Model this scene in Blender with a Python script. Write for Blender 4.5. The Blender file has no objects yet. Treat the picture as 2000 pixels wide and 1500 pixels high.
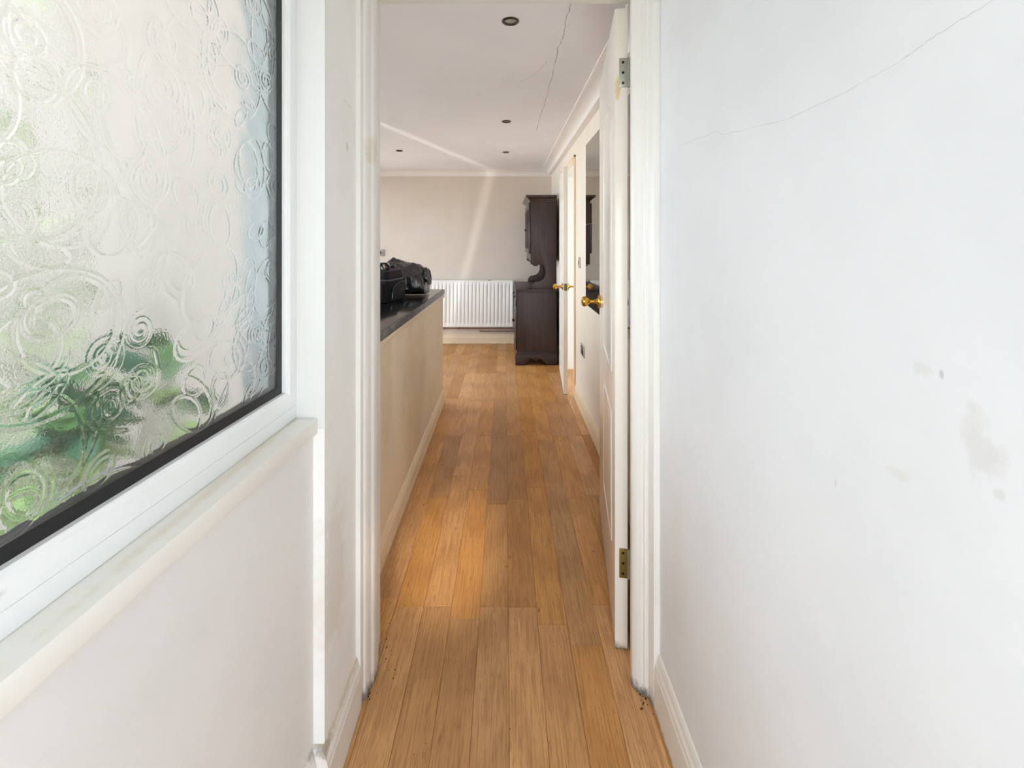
import bpy, bmesh, math, random
import numpy as np
from mathutils import Vector, Matrix, noise

random.seed(7)
rng = np.random.default_rng(11)
S = bpy.context.scene
COL = S.collection

# ------------------------------------------------------------------ camera, sky, exposure
CAMH, F, CX, CY = 1.35, 880.0, 987.0, 468.0
cam_d = bpy.data.cameras.new('camera')
cam_d.sensor_width = 36.0
cam_d.lens = F * 36.0 / 2000.0
cam_d.shift_x = (1000 - CX) / 2000.0
cam_d.shift_y = -(750 - CY) / 2000.0
cam_d.clip_start = 0.02
cam = bpy.data.objects.new('camera', cam_d)
cam.location = (0, 0, CAMH)
cam.rotation_euler = (math.pi / 2, 0, 0)
COL.objects.link(cam)
S.camera = cam

W = bpy.data.worlds.new('overcast_sky')
S.world = W
W.use_nodes = True
bgn = W.node_tree.nodes['Background']
bgn.inputs[0].default_value = (0.835, 0.935, 1.0, 1)
bgn.inputs[1].default_value = 5.8
S.view_settings.view_transform = 'Standard'
S.view_settings.look = 'None'
S.view_settings.gamma = 1
S.view_settings.use_curve_mapping = False
S.view_settings.exposure = 0.35
S.cycles.max_bounces = 14
S.cycles.diffuse_bounces = 8
S.cycles.glossy_bounces = 6
S.cycles.transmission_bounces = 10
S.cycles.sample_clamp_indirect = 8.0


def P(px, py, Y):
    """world point seen at pixel (px,py) of the photograph at depth Y"""
    return Vector(((px - CX) / F * Y, Y, CAMH - (py - CY) / F * Y))


# added lamp standing in for glancing sun: thin sheet on ceiling, far wall
A_, B_, C_ = Vector((-.975, 3.474, 2.25)), Vector((-.235, 5.70, 2.235)), Vector((-.545, 5.85, .838))
pn = (B_ - A_).cross(C_ - A_).normalized()
src = A_ + (C_ - B_) * 1.0 - (B_ - A_) * 0.80
ld = bpy.data.lights.new('sun_glint_standin', 'POINT')
ld.energy = 480
ld.color = (1.0, .97, .92)
ld.shadow_soft_size = 0.012
ld.use_nodes = True
nt = ld.node_tree
em = nt.nodes['Emission']
geo = nt.nodes.new('ShaderNodeNewGeometry')
dt = nt.nodes.new('ShaderNodeVectorMath'); dt.operation = 'DOT_PRODUCT'
dt.inputs[1].default_value = pn
nt.links.new(geo.outputs['Incoming'], dt.inputs[0])
ab = nt.nodes.new('ShaderNodeMath'); ab.operation = 'ABSOLUTE'
nt.links.new(dt.outputs['Value'], ab.inputs[0])
mr = nt.nodes.new('ShaderNodeMapRange'); mr.interpolation_type = 'SMOOTHSTEP'
mr.inputs[1].default_value = 0.003; mr.inputs[2].default_value = 0.022
mr.inputs[3].default_value = 1.0; mr.inputs[4].default_value = 0.0
nt.links.new(ab.outputs[0], mr.inputs[0])
dA = nt.nodes.new('ShaderNodeVectorMath'); dA.operation = 'DOT_PRODUCT'
dA.inputs[1].default_value = (A_ - src).normalized()
nt.links.new(geo.outputs['Incoming'], dA.inputs[0])
aA = nt.nodes.new('ShaderNodeMath'); aA.operation = 'ABSOLUTE'
nt.links.new(dA.outputs['Value'], aA.inputs[0])
sA = nt.nodes.new('ShaderNodeMapRange')
sA.inputs[1].default_value = .75; sA.inputs[2].default_value = 1.0
nt.links.new(aA.outputs[0], sA.inputs[0])
wA = nt.nodes.new('ShaderNodeValToRGB')
for k_, (p_, v_) in enumerate(((0., .9), (.75, 1.2), (.80, 2.3), (.88, 1.6), (1., .75))):
    e_ = wA.color_ramp.elements[k_] if k_ < 2 else wA.color_ramp.elements.new(p_)
    if k_ == 1:
        e_.position = p_
    e_.color = (v_ / 5, v_ / 5, v_ / 5, 1)
nt.links.new(sA.outputs[0], wA.inputs[0])
mu = nt.nodes.new('ShaderNodeMath'); mu.operation = 'MULTIPLY'
nt.links.new(mr.outputs[0], mu.inputs[0]); nt.links.new(wA.outputs[0], mu.inputs[1])
nt.links.new(mu.outputs[0], em.inputs['Strength'])
lo = bpy.data.objects.new('sun_glint_standin', ld)
lo.location = src
aim = (A_ + B_ + C_) / 3 + (B_ - A_) * .2
lo.rotation_euler = (aim - src).to_track_quat('-Z', 'Y').to_euler()
COL.objects.link(lo)

# added spot behind the camera, standing in for low sun on the doorway floor
sd = bpy.data.lights.new('sun_patch_standin', 'SPOT')
sd.energy = 330
sd.color = (1.0, .90, .76)
sd.spot_size = math.radians(10.5)
sd.spot_blend = 1.0
sd.shadow_soft_size = 0.04
so_ = bpy.data.objects.new('sun_patch_standin', sd)
so_.location = (-.10, -.78, 1.80)
so_.rotation_euler = (Vector((-.24, 1.98, 0)) - Vector(so_.location)).to_track_quat('-Z', 'Y').to_euler()
COL.objects.link(so_)

# ------------------------------------------------------------------ materials


def srgb(r, g, b):
    f = lambda c: (c / 12.92 if c <= .04045 else ((c + .055) / 1.055) ** 2.4)
    return (f(r / 255), f(g / 255), f(b / 255), 1)


class NT:
    def __init__(s, name):
        s.m = bpy.data.materials.new(name)
        s.m.use_nodes = True
        s.t = s.m.node_tree
        s.b = s.t.nodes['Principled BSDF']
        s.out = s.t.nodes['Material Output']

    def n(s, kind, **kw):
        nd = s.t.nodes.new('ShaderNode' + kind)
        for k, v in kw.items():
            setattr(nd, k, v)
        return nd

    def l(s, a, b):
        s.t.links.new(a, b)

    def setin(s, sock, v):
        if isinstance(v, bpy.types.NodeSocket):
            s.l(v, sock)
        else:
            sock.default_value = v

    def math(s, op, a, b=0.0):
        m = s.n('Math', operation=op)
        s.setin(m.inputs[0], a); s.setin(m.inputs[1], b)
        return m.outputs[0]

    def mix(s, fac, a, b, mode='MIX'):
        m = s.n('Mix', data_type='RGBA', blend_type=mode)
        s.setin(m.inputs[0], fac); s.setin(m.inputs[6], a); s.setin(m.inputs[7], b)
        return m.outputs[2]

    def rng(s, v, a, b, c=0., d=1.):
        m = s.n('MapRange', interpolation_type='SMOOTHSTEP')
        s.setin(m.inputs[0], v)
        for i, x in enumerate((a, b, c, d)):
            m.inputs[i + 1].default_value = x
        return m.outputs[0]

    def pos(s, scale=(1, 1, 1), offset=None):
        g = s.n('NewGeometry')
        m = s.n('VectorMath', operation='MULTIPLY')
        s.l(g.outputs['Position'], m.inputs[0]); m.inputs[1].default_value = scale
        if offset is None:
            return m.outputs[0]
        a = s.n('VectorMath', operation='ADD')
        s.l(m.outputs[0], a.inputs[0]); s.setin(a.inputs[1], offset)
        return a.outputs[0]

    def noise(s, vec, scale=1., detail=3., rough=.5, dist=0.):
        n = s.n('TexNoise')
        s.l(vec, n.inputs['Vector'])
        n.inputs['Scale'].default_value = scale; n.inputs['Detail'].default_value = detail
        n.inputs['Roughness'].default_value = rough; n.inputs['Distortion'].default_value = dist
        return n.outputs['Fac']

    def bump(s, h, strength=.2, dist=.002):
        b = s.n('Bump')
        b.inputs['Strength'].default_value = strength; b.inputs['Distance'].default_value = dist
        s.l(h, b.inputs['Height']); s.l(b.outputs[0], s.b.inputs['Normal'])


def spot_mask(t, centre, radii, edge=.5, wob=.4, scale=30.):
    """soft blotch, for dirt and for painted light, at a place"""
    g = t.n('NewGeometry')
    sub = t.n('VectorMath', operation='SUBTRACT'); t.l(g.outputs['Position'], sub.inputs[0]); sub.inputs[1].default_value = centre
    mul = t.n('VectorMath', operation='MULTIPLY'); t.l(sub.outputs[0], mul.inputs[0])
    mul.inputs[1].default_value = [1 / r for r in radii]
    ln = t.n('VectorMath', operation='LENGTH'); t.l(mul.outputs[0], ln.inputs[0])
    nz = t.noise(t.pos(), scale, 4, .65)
    d = t.math('ADD', ln.outputs['Value'], t.math('MULTIPLY', t.math('SUBTRACT', nz, .5), wob * 4))
    return t.rng(d, 1 - edge, 1 + edge * .2, 1., 0.)


def paint(name, rgb, rough=.55, mottle=.03, bump=.08, bscale=220., stains_and_light=(), foot=None, spec=.4, boxes=()):
    t = NT(name)
    c0 = srgb(*rgb)
    k = 1 - mottle * 2
    c1 = tuple(c * k for c in c0[:3]) + (1,)
    col = t.mix(t.rng(t.noise(t.pos(), 2.3, 5, .6), .35, .7), c0, c1)
    for (cen, rad, crgb, amt, wob, sc) in stains_and_light:
        m = t.math('MULTIPLY', spot_mask(t, cen, rad, .6, wob, sc), amt)
        col = t.mix(m, col, srgb(*crgb))
    for (cx_, cz_), (hx_, hz_), crgb, amt in boxes:    # paler oblongs where pictures hung
        g = t.n('NewGeometry'); sp = t.n('SeparateXYZ'); t.l(g.outputs['Position'], sp.inputs[0])
        dx = t.math('DIVIDE', t.math('ABSOLUTE', t.math('SUBTRACT', sp.outputs[0], cx_)), hx_)
        dz = t.math('DIVIDE', t.math('ABSOLUTE', t.math('SUBTRACT', sp.outputs[2], cz_)), hz_)
        col = t.mix(t.math('MULTIPLY', t.rng(t.math('MAXIMUM', dx, dz), .96, 1.03, 1, 0), amt), col, srgb(*crgb))
    if foot:   # grime knocked into the foot of the woodwork
        zt, crgb, amt = foot
        g = t.n('NewGeometry'); sp = t.n('SeparateXYZ'); t.l(g.outputs['Position'], sp.inputs[0])
        z = t.math('ADD', sp.outputs[2], t.math('MULTIPLY', t.math('SUBTRACT', t.noise(t.pos((1, 1, .5)), 70, 4, .7), .5), zt * 2.2))
        col = t.mix(t.math('MULTIPLY', t.rng(z, 0, zt, 1, 0), amt), col, srgb(*crgb))
    t.l(col, t.b.inputs['Base Color'])
    t.b.inputs['Roughness'].default_value = rough
    t.b.inputs['Specular IOR Level'].default_value = spec
    if bump:
        t.bump(t.noise(t.pos(), bscale, 3, .6), bump, .001)
    return t.m


def plain(name, rgb, rough=.5, metal=0., spec=.5, bump=None, coat=0.):
    t = NT(name)
    t.b.inputs['Base Color'].default_value = srgb(*rgb)
    t.b.inputs['Roughness'].default_value = rough
    t.b.inputs['Metallic'].default_value = metal
    t.b.inputs['Specular IOR Level'].default_value = spec
    t.b.inputs['Coat Weight'].default_value = coat
    if bump:
        t.bump(t.noise(t.pos(), bump[0], 4, .6), bump[1], bump[2])
    return t.m


def wood_floor():
    t = NT('oak_laminate')
    oi = t.n('ObjectInfo')
    r = oi.outputs['Random']
    off = t.n('CombineXYZ')
    t.l(t.math('MULTIPLY', r, 37.), off.inputs[0]); t.l(t.math('MULTIPLY', r, 91.), off.inputs[1])
    off.inputs[2].default_value = 0.
    v = t.pos((1, 1, 0), off.outputs[0])

    def sc(s):
        m = t.n('VectorMath', operation='MULTIPLY'); t.l(v, m.inputs[0]); m.inputs[1].default_value = s
        return m.outputs[0]
    broad = t.noise(sc((16, 1.1, 1)), 1, 4, .6, .8)
    fine = t.noise(sc((190, 5, 1)), 1, 3, .65)
    pore = t.noise(sc((420, 22, 1)), 1, 2, .6)
    wv = t.n('TexWave', wave_type='RINGS', rings_direction='X')
    wv.inputs['Scale'].default_value = 1.0; wv.inputs['Distortion'].default_value = 5.
    wv.inputs['Detail'].default_value = 3.; wv.inputs['Detail Scale'].default_value = .7
    t.l(sc((15, .75, 1)), wv.inputs['Vector'])
    dark, mid, light = srgb(142, 92, 44), srgb(194, 140, 80), srgb(212, 160, 100)
    tone = t.math('ADD', t.math('MULTIPLY', broad, .55), t.math('MULTIPLY', r, .45))
    col = t.mix(t.rng(tone, .2, .8), mid, light)
    col = t.mix(t.math('MULTIPLY', t.rng(fine, .42, .68), .55), col, dark)
    col = t.mix(t.math('MULTIPLY', t.rng(wv.outputs['Fac'], .5, .95), .22), col, dark)
    col = t.mix(t.math('MULTIPLY', t.rng(pore, .54, .68), .42), col, srgb(112, 68, 32))
    # per-plank brightness
    r2 = t.math('FRACT', t.math('MULTIPLY', r, 7.31))
    hs = t.n('HueSaturation')
    t.l(col, hs.inputs['Color']); t.l(t.rng(r2, 0., 1., .86, 1.10), hs.inputs['Value'])
    t.l(t.rng(t.math('FRACT', t.math('MULTIPLY', r, 13.7)), 0, 1, .93, 1.03), hs.inputs['Saturation'])
    col = hs.outputs[0]
    # knots
    vo = t.n('TexVoronoi'); vo.inputs['Scale'].default_value = 1.0
    t.l(sc((11, 5.0, 1)), vo.inputs['Vector'])
    kn = t.rng(t.math('ADD', vo.outputs['Distance'], t.math('MULTIPLY', t.noise(sc((90, 60, 1)), 1, 3), .22)), .10, .20, 1, 0)
    col = t.mix(t.math('MULTIPLY', kn, .6), col, srgb(100, 58, 28))
    t.l(col, t.b.inputs['Base Color'])
    t.b.inputs['Roughness'].default_value = .40
    t.b.inputs['Specular IOR Level'].default_value = .45
    t.bump(t.math('ADD', fine, t.math('MULTIPLY', pore, .5)), .12, .0006)
    return t.m


def dark_wood(name, axis='z', rgb0=(42, 28, 27), rgb1=(62, 43, 41), rough=.38):
    t = NT(name)
    s = {'z': (55, 55, 3), 'x': (3, 55, 55), 'y': (55, 3, 55)}[axis]
    a = t.noise(t.pos(s), 1, 4, .6, .5)
    b = t.noise(t.pos(tuple(k * 4 for k in s)), 1, 2, .6)
    col = t.mix(t.rng(a, .3, .7), srgb(*rgb0), srgb(*rgb1))
    col = t.mix(t.math('MULTIPLY', t.rng(b, .5, .75), .35), col, srgb(34, 22, 20))
    t.l(col, t.b.inputs['Base Color'])
    t.b.inputs['Roughness'].default_value = rough
    t.bump(b, .1, .0006)
    return t.m


M = {}
M['hall_white'] = paint('hall_white_emulsion', (229, 227, 226), .6)
rw = lambda px, py: (.445, .445 * F / (px - CX), CAMH - (py - CY) * .445 / (px - CX))
M['hall_right'] = paint('hall_right_emulsion', (230, 231, 234), .62, stains_and_light=[
    (rw(1908, 868), (.2, .016, .034), (196, 188, 178), 0.25, .55, 45.),
    (rw(1945, 905), (.2, .012, .018), (198, 190, 180), 0.18, .6, 60.),
    (rw(1952, 968), (.2, .006, .006), (190, 180, 165), 0.23, .5, 80.),
    (rw(1800, 720), (.2, .012, .010), (205, 198, 188), 0.23, .7, 60.),
    (rw(1839, 730), (.2, .003, .006), (120, 122, 132), 0.36, .25, 150.),
    (rw(1750, 925), (.2, .018, .007), (212, 205, 188), 0.23, .5, 60.),
    (rw(1632, 945), (.2, .002, .007), (150, 148, 145), 0.27, .3, 150.),
    (rw(1325, 1100), (.2, .05, .35), (226, 219, 208), 0.23, .5, 10.)])
M['reveal_white'] = paint('reveal_gloss', (226, 226, 224), .35, .01, .03)
M['pier'] = paint('pier_emulsion', (242, 242, 240), .6, .03, stains_and_light=[
    ((-.43, 1.225, 1.60), (.2, .010, .012), (180, 172, 160), .5, .6, 60.),
    ((-.43, 1.14, .5), (.2, .10, .25), (214, 206, 196), .5, .4, 12.)])
M['woodwork'] = paint('gloss_woodwork', (232, 230, 226), .28, .012, .03, 60., foot=(.045, (60, 52, 48), .85),
                      stains_and_light=[((-.405, 1.36, 1.62), (.05, .05, .05), (208, 190, 150), .4, .5, 40.)])
M['skirting_hall'] = paint('skirting_gloss', (236, 232, 227), .35, .04, .05, 60., foot=(.012, (90, 78, 66), .7),
                           stains_and_light=[((-.42, 1.06, .15), (.06, .05, .02), (120, 108, 92), .6, .5, 70.),
                                   ((-.42, 1.2, .15), (.04, .25, .008), (180, 160, 125), .6, .6, 70.)])
M['sill'] = paint('sill_gloss', (241, 239, 233), .32, .02, .04, 50., stains_and_light=[
    ((-.497, .85, .927), (.012, .4, .02), (222, 208, 180), .4, .5, 40.)])
M['upvc'] = paint('white_upvc', (240, 242, 243), .22, .01, 0, stains_and_light=[
    ((-.513, .46, .978), (.05, .018, .010), (120, 122, 130), .6, .35, 60.)])
M['gasket'] = plain('black_gasket', (22, 22, 26), .45)
M['door_paint'] = paint('door_gloss', (236, 230, 222), .16, .01, .035, 60., foot=(.03, (70, 60, 54), .7), stains_and_light=[
    ((.37, 1.485, 1.845), (.010, .03, .05), (214, 186, 120), .75, .35, 55.)])
M['door_paint_satin'] = paint('door_satin', (234, 229, 222), .4, .01, 0)
M['kitchen_wall'] = paint('kitchen_cream', (234, 225, 212), .7, .03, stains_and_light=[
    ((-.77, 5.85, 1.60), (.05, .5, .35), (214, 190, 158), .5, .3, 3.)])
M['far_wall'] = paint('far_wall_cream', (219, 208, 199), .7, .02, stains_and_light=[
    ((-.55, 5.85, 1.95), (1.5, .5, .55), (208, 190, 164), .34, .15, 2.)],  # warmer light on the upper wall, put into the colour
    boxes=[((-.97, 1.555), (.18, .20), (218, 211, 206), .32), ((-.435, 1.555), (.255, .20), (217, 210, 204), .28), ((.10, 1.555), (.25, .20), (217, 210, 204), .18)])
M['kitchen_ceiling'] = paint('kitchen_ceiling_paint', (242, 240, 246), .75, .02)
M['ceiling'] = paint('hall_ceiling_paint', (238, 237, 234), .7)
M['cornice'] = paint('cornice_paint', (238, 232, 230), .6, .02)
M['half_wall'] = paint('half_wall_cream', (232, 216, 192), .65, .05, stains_and_light=[
    ((-.516, 2.6, .5), (.1, .4, .6), (200, 176, 140), .45, .4, 5.),
    ((-.516, 1.95, .72), (.1, .12, .4), (204, 182, 148), .4, .4, 9.)])
M['skirting_kitchen'] = paint('kitchen_skirting_gloss', (232, 214, 186), .35, .03, .04, 60., foot=(.01, (90, 70, 50), .6))
M['floor'] = wood_floor()
M['subfloor'] = plain('subfloor_dark', (92, 60, 34), .8)
M['oak'] = dark_wood('dresser_side_oak', 'z')
M['oak_y'] = dark_wood('dresser_front_oak', 'y', (46, 31, 30), (68, 48, 45), .24)
M['oak_x'] = dark_wood('dresser_rail_oak', 'x')
M['dark_metal'] = plain('dark_bronze', (46, 34, 28), .35, .8)
M['brass'] = plain('polished_brass', (205, 160, 70), .20, 1.0)
M['steel'] = plain('zinc_hinge', (168, 172, 160), .38, .7, bump=(120, .15, .001))
M['old_brass'] = plain('tarnished_brass_hinge', (128, 112, 56), .45, .7, bump=(120, .15, .001))
M['chrome'] = plain('brushed_chrome', (196, 192, 188), .38, .85)
M['bronze'] = plain('downlight_bronze', (92, 82, 74), .3, .8)
M['lamp_glass'] = plain('halogen_lens', (170, 180, 165), .12, .2, coat=.5)
M['black'] = plain('black_plastic', (18, 18, 20), .4)
M['mirror'] = plain('mirror_tile', (172, 172, 162), .015, 1.0)
M['radiator'] = plain('radiator_enamel', (243, 243, 244), .3)
M['pipe'] = plain('painted_copper_pipe', (150, 122, 112), .4, .3)
M['bag_fabric'] = plain('black_nylon', (30, 29, 33), .75, spec=.3, bump=(900, .4, .0008))
M['bag_trim'] = plain('bag_zip_tape', (62, 66, 80), .45)
M['bag_text'] = plain('bag_print_grey', (82, 78, 78), .6)
M['tan'] = plain('tan_webbing', (168, 138, 104), .7)
M['zip'] = plain('zip_puller', (140, 160, 185), .3, .6)
M['bin_bag'] = plain('black_polythene', (34, 32, 37), .22, spec=.9)
M['blue_cloth'] = plain('light_blue_cloth', (120, 200, 235), .6)
M['crack'] = plain('hairline_crack', (120, 108, 100), .9)
M['crack_light'] = plain('hairline_crack_pale', (186, 183, 178), .9)
M['grit'] = plain('floor_grit', (60, 46, 36), .9)
M['render'] = paint('exterior_pale_render', (178, 169, 165), .9, .03, .5, 160.)
M['fence'] = paint('added_fence_paint', (176, 178, 172), .8, .08)
M['ext_grey'] = paint('outer_reveal_grey', (152, 156, 158), .8)
M['paving'] = paint('beige_paving', (206, 192, 172), .9, .08, .3, 90.)
M['stem'] = plain('plant_stem', (96, 110, 60), .7)
M['white_room'] = paint('side_room_white', (244, 240, 234), .6)

t = NT('worktop_laminate')
c = t.mix(t.math('MULTIPLY', t.rng(t.noise(t.pos(), 90, 4, .7), .5, .75), .6), srgb(24, 24, 27), srgb(70, 66, 66))
t.l(c, t.b.inputs['Base Color']); t.b.inputs['Roughness'].default_value = .13
M['worktop'] = t.m
t = NT('worktop_edge_laminate')
c = t.mix(t.rng(t.noise(t.pos((1, .5, 1)), 30, 4, .7), .45, .6), srgb(40, 38, 40), srgb(92, 88, 86))
t.l(c, t.b.inputs['Base Color']); t.b.inputs['Roughness'].default_value = .3
M['worktop_edge'] = t.m

for nm, a, b in (('leaf_dark', (44, 90, 68), (88, 132, 72)), ('leaf_light', (142, 170, 106), (172, 194, 134)), ('leaf_pale', (176, 206, 140), (204, 222, 168))):
    t = NT(nm)
    oi = t.n('ObjectInfo')
    col = t.mix(oi.outputs['Random'], srgb(*a), srgb(*b))
    t.l(col, t.b.inputs['Base Color']); t.b.inputs['Roughness'].default_value = .5
    t.b.inputs['Subsurface Weight'].default_value = 0
    M[nm] = t.m

# patterned glass: solid refracting pane whose inner face carries the pressed swirls as real relief
t = NT('patterned_glass')
g = t.n('BsdfGlass')
g.inputs['Color'].default_value = (.975, .985, .98, 1)
g.inputs['IOR'].default_value = 1.45
g.inputs['Roughness'].default_value = .085
bp = t.n('Bump'); bp.inputs['Strength'].default_value = .25; bp.inputs['Distance'].default_value = .001
t.l(t.noise(t.pos(), 260, 2, .5), bp.inputs['Height']); t.l(bp.outputs[0], g.inputs['Normal'])
t.l(g.outputs[0], t.out.inputs['Surface'])
M['pattern_glass'] = t.m
# thin clear glazing
t = NT('clear_glazing')
tr = t.n('BsdfTransparent'); gl = t.n('BsdfGlossy'); gl.inputs['Roughness'].default_value = .02
fr = t.n('Fresnel'); fr.inputs['IOR'].default_value = 1.3
ms = t.n('MixShader'); t.l(fr.outputs[0], ms.inputs[0]); t.l(tr.outputs[0], ms.inputs[1]); t.l(gl.outputs[0], ms.inputs[2])
t.l(ms.outputs[0], t.out.inputs['Surface'])
M['clear_glass'] = t.m
t = NT('dresser_glass')
tr = t.n('BsdfTransparent'); tr.inputs[0].default_value = (.6, .6, .62, 1)
gl = t.n('BsdfGlossy'); gl.inputs['Roughness'].default_value = .03
fr = t.n('Fresnel'); fr.inputs['IOR'].default_value = 1.5
ms = t.n('MixShader'); t.l(fr.outputs[0], ms.inputs[0]); t.l(tr.outputs[0], ms.inputs[1]); t.l(gl.outputs[0], ms.inputs[2])
t.l(ms.outputs[0], t.out.inputs['Surface'])
M['dresser_glass'] = t.m

# ------------------------------------------------------------------ mesh helpers
ORIGIN = {}


class MB:
    def __init__(s):
        s.v = []; s.f = []

    def add(s, vs, fs):
        b = len(s.v)
        s.v += [tuple(x) for x in vs]
        s.f += [tuple(i + b for i in q) for q in fs]
        return s

    def box(s, x0, x1, y0, y1, z0, z1):
        v = [(x, y, z) for z in (z0, z1) for y in (y0, y1) for x in (x0, x1)]
        return s.add(v, [(0, 2, 3, 1), (4, 5, 7, 6), (0, 1, 5, 4), (2, 6, 7, 3), (0, 4, 6, 2), (1, 3, 7, 5)])

    def hexa(s, bot, top):
        return s.add(list(bot) + list(top), [(3, 2, 1, 0), (4, 5, 6, 7), (0, 1, 5, 4), (1, 2, 6, 5), (2, 3, 7, 6), (3, 0, 4, 7)])

    def prism(s, poly, a, b, axis='z'):
        """extrude a 2D polygon. axis z: poly=(x,y); y: poly=(x,z); x: poly=(y,z)"""
        n = len(poly)
        mk = {'z': lambda p, h: (p[0], p[1], h), 'y': lambda p, h: (p[0], h, p[1]), 'x': lambda p, h: (h, p[0], p[1])}[axis]
        vs = [mk(p, a) for p in poly] + [mk(p, b) for p in poly]
        fs = [tuple(range(n))[::-1], tuple(range(n, 2 * n))] + [(i, (i + 1) % n, n + (i + 1) % n, n + i) for i in range(n)]
        return s.add(vs, fs)

    def tube(s, pts, r, n=8, cap=True):
        pts = [Vector(p) for p in pts]
        rs = r if hasattr(r, '__len__') else [r] * len(pts)
        vs = []; up = None
        for i, p in enumerate(pts):
            d = (pts[min(i + 1, len(pts) - 1)] - pts[max(i - 1, 0)]).normalized()
            if up is None:
                up = d.orthogonal().normalized()
            up = (up - d * up.dot(d)).normalized()
            w = d.cross(up)
            vs += [p + (up * math.cos(2 * math.pi * k / n) + w * math.sin(2 * math.pi * k / n)) * rs[i] for k in range(n)]
        fs = []
        for i in range(len(pts) - 1):
            for k in range(n):
                fs.append((i * n + k, i * n + (k + 1) % n, (i + 1) * n + (k + 1) % n, (i + 1) * n + k))
        if cap:
            fs += [tuple(range(n))[::-1], tuple(range((len(pts) - 1) * n, len(pts) * n))]
        return s.add(vs, fs)

    def lathe(s, prof, o, axis, n=20):
        """prof: (radius, distance along axis)"""
        o = Vector(o); a = Vector(axis).normalized(); u = a.orthogonal().normalized(); w = a.cross(u)
        vs = []
        for r, h in prof:
            vs += [o + a * h + (u * math.cos(2 * math.pi * k / n) + w * math.sin(2 * math.pi * k / n)) * max(r, 1e-5) for k in range(n)]
        fs = []
        for i in range(len(prof) - 1):
            for k in range(n):
                fs.append((i * n + k, i * n + (k + 1) % n, (i + 1) * n + (k + 1) % n, (i + 1) * n + k))
        fs += [tuple(range(n))[::-1], tuple(range((len(prof) - 1) * n, len(prof) * n))]
        return s.add(vs, fs)

    def ribbon(s, pts, w, nrm):
        """thin flat strip along pts lying on a surface with normal nrm"""
        pts = [Vector(p) for p in pts]; nrm = Vector(nrm)
        vs = []
        for i, p in enumerate(pts):
            d = (pts[min(i + 1, len(pts) - 1)] - pts[max(i - 1, 0)]).normalized()
            q = d.cross(nrm).normalized() * w * random.uniform(.35, 1)
            vs += [p - q + nrm * .0004, p + q + nrm * .0004]
        return s.add(vs, [(2 * i, 2 * i + 1, 2 * i + 3, 2 * i + 2) for i in range(len(pts) - 1)])

    def map(s, fn):
        s.v = [tuple(fn(*p)) for p in s.v]
        return s

    def mesh(s, name, mat, bevel=0, smooth=None, origin=(0, 0, 0), fix=True, seg=2):
        ox, oy, oz = origin
        me = bpy.data.meshes.new(name)
        me.from_pydata([(x - ox, y - oy, z - oz) for x, y, z in s.v], [], s.f)
        if bevel or fix:
            bm = bmesh.new(); bm.from_mesh(me)
            if fix:
                bmesh.ops.recalc_face_normals(bm, faces=bm.faces)
            if bevel:
                es = [e for e in bm.edges if len(e.link_faces) == 2 and e.calc_face_angle(0) > .6]
                bmesh.ops.bevel(bm, geom=es, offset=bevel, segments=seg, profile=.6, affect='EDGES', clamp_overlap=True)
            bm.to_mesh(me); bm.free()
        mats = mat if isinstance(mat, (list, tuple)) else [mat]
        for m_ in mats:
            me.materials.append(m_)
        if smooth is None:
            smooth = 35 if bevel else 0
        if smooth:
            me.polygons.foreach_set('use_smooth', [True] * len(me.polygons))
            me.set_sharp_from_angle(angle=math.radians(smooth))
        return me

    def build(s, name, mat, parent=None, **kw):
        o = ORIGIN.get(parent.name, (0, 0, 0)) if parent else (0, 0, 0)
        me = s.mesh(name, mat, origin=o, **kw)
        ob = bpy.data.objects.new(name, me)
        COL.objects.link(ob)
        if parent:
            ob.parent = parent
            ORIGIN[ob.name] = o
        return ob


def tag(o, label=None, cat=None, group=None, kind=None):
    if label: o['label'] = label
    if cat: o['category'] = cat
    if group: o['group'] = group
    if kind: o['kind'] = kind
    return o


def thing(name, loc, label=None, cat=None, group=None, kind=None):
    o = bpy.data.objects.new(name, None)
    o.location = loc
    o.empty_display_size = .1
    COL.objects.link(o)
    ORIGIN[o.name] = tuple(loc)
    return tag(o, label, cat, group, kind)


def struct(o, label=None, cat=None):
    return tag(o, label, cat, None, 'structure')


# ------------------------------------------------------------------ the shell
KX0, KX1, KY0, KY1, KZ = -2.2, .60, 1.47, 5.85, 2.25      # kitchen
HR, HP, HZ = .445, -.43, 2.30                                # hall right wall, left pier, ceiling


def xw(Y):                                                   # inner face of the window wall (slightly splayed)
    return -.457 + .058 * (Y - 1.072)


def L(d, u, z):
    return (xw(u) - d, u, z)


def lbox(mb, d0, d1, u0, u1, z0, z1):
    b = MB().box(d0, d1, u0, u1, z0, z1).map(L)
    return mb.add(b.v, b.f)


# floor base and planks
flo = MB().box(KX0 - .2, 4.0, -1.2, KY1 + .2, -.12, -.0015)
floor = struct(flo.build('floor', M['subfloor']), 'brown oak laminate floor of long staggered strips running to the far wall', 'floor')


def plank(x0, x1, y0, y1):
    g = .0004
    mb = MB()
    zt = random.uniform(0, .0004)
    mb.box(x0 + g, x1 - g, y0 + g, y1 - g, -.0015, zt)
    mb.build('plank', M['floor'], floor, bevel=.0007, seg=1, smooth=0)


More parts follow.
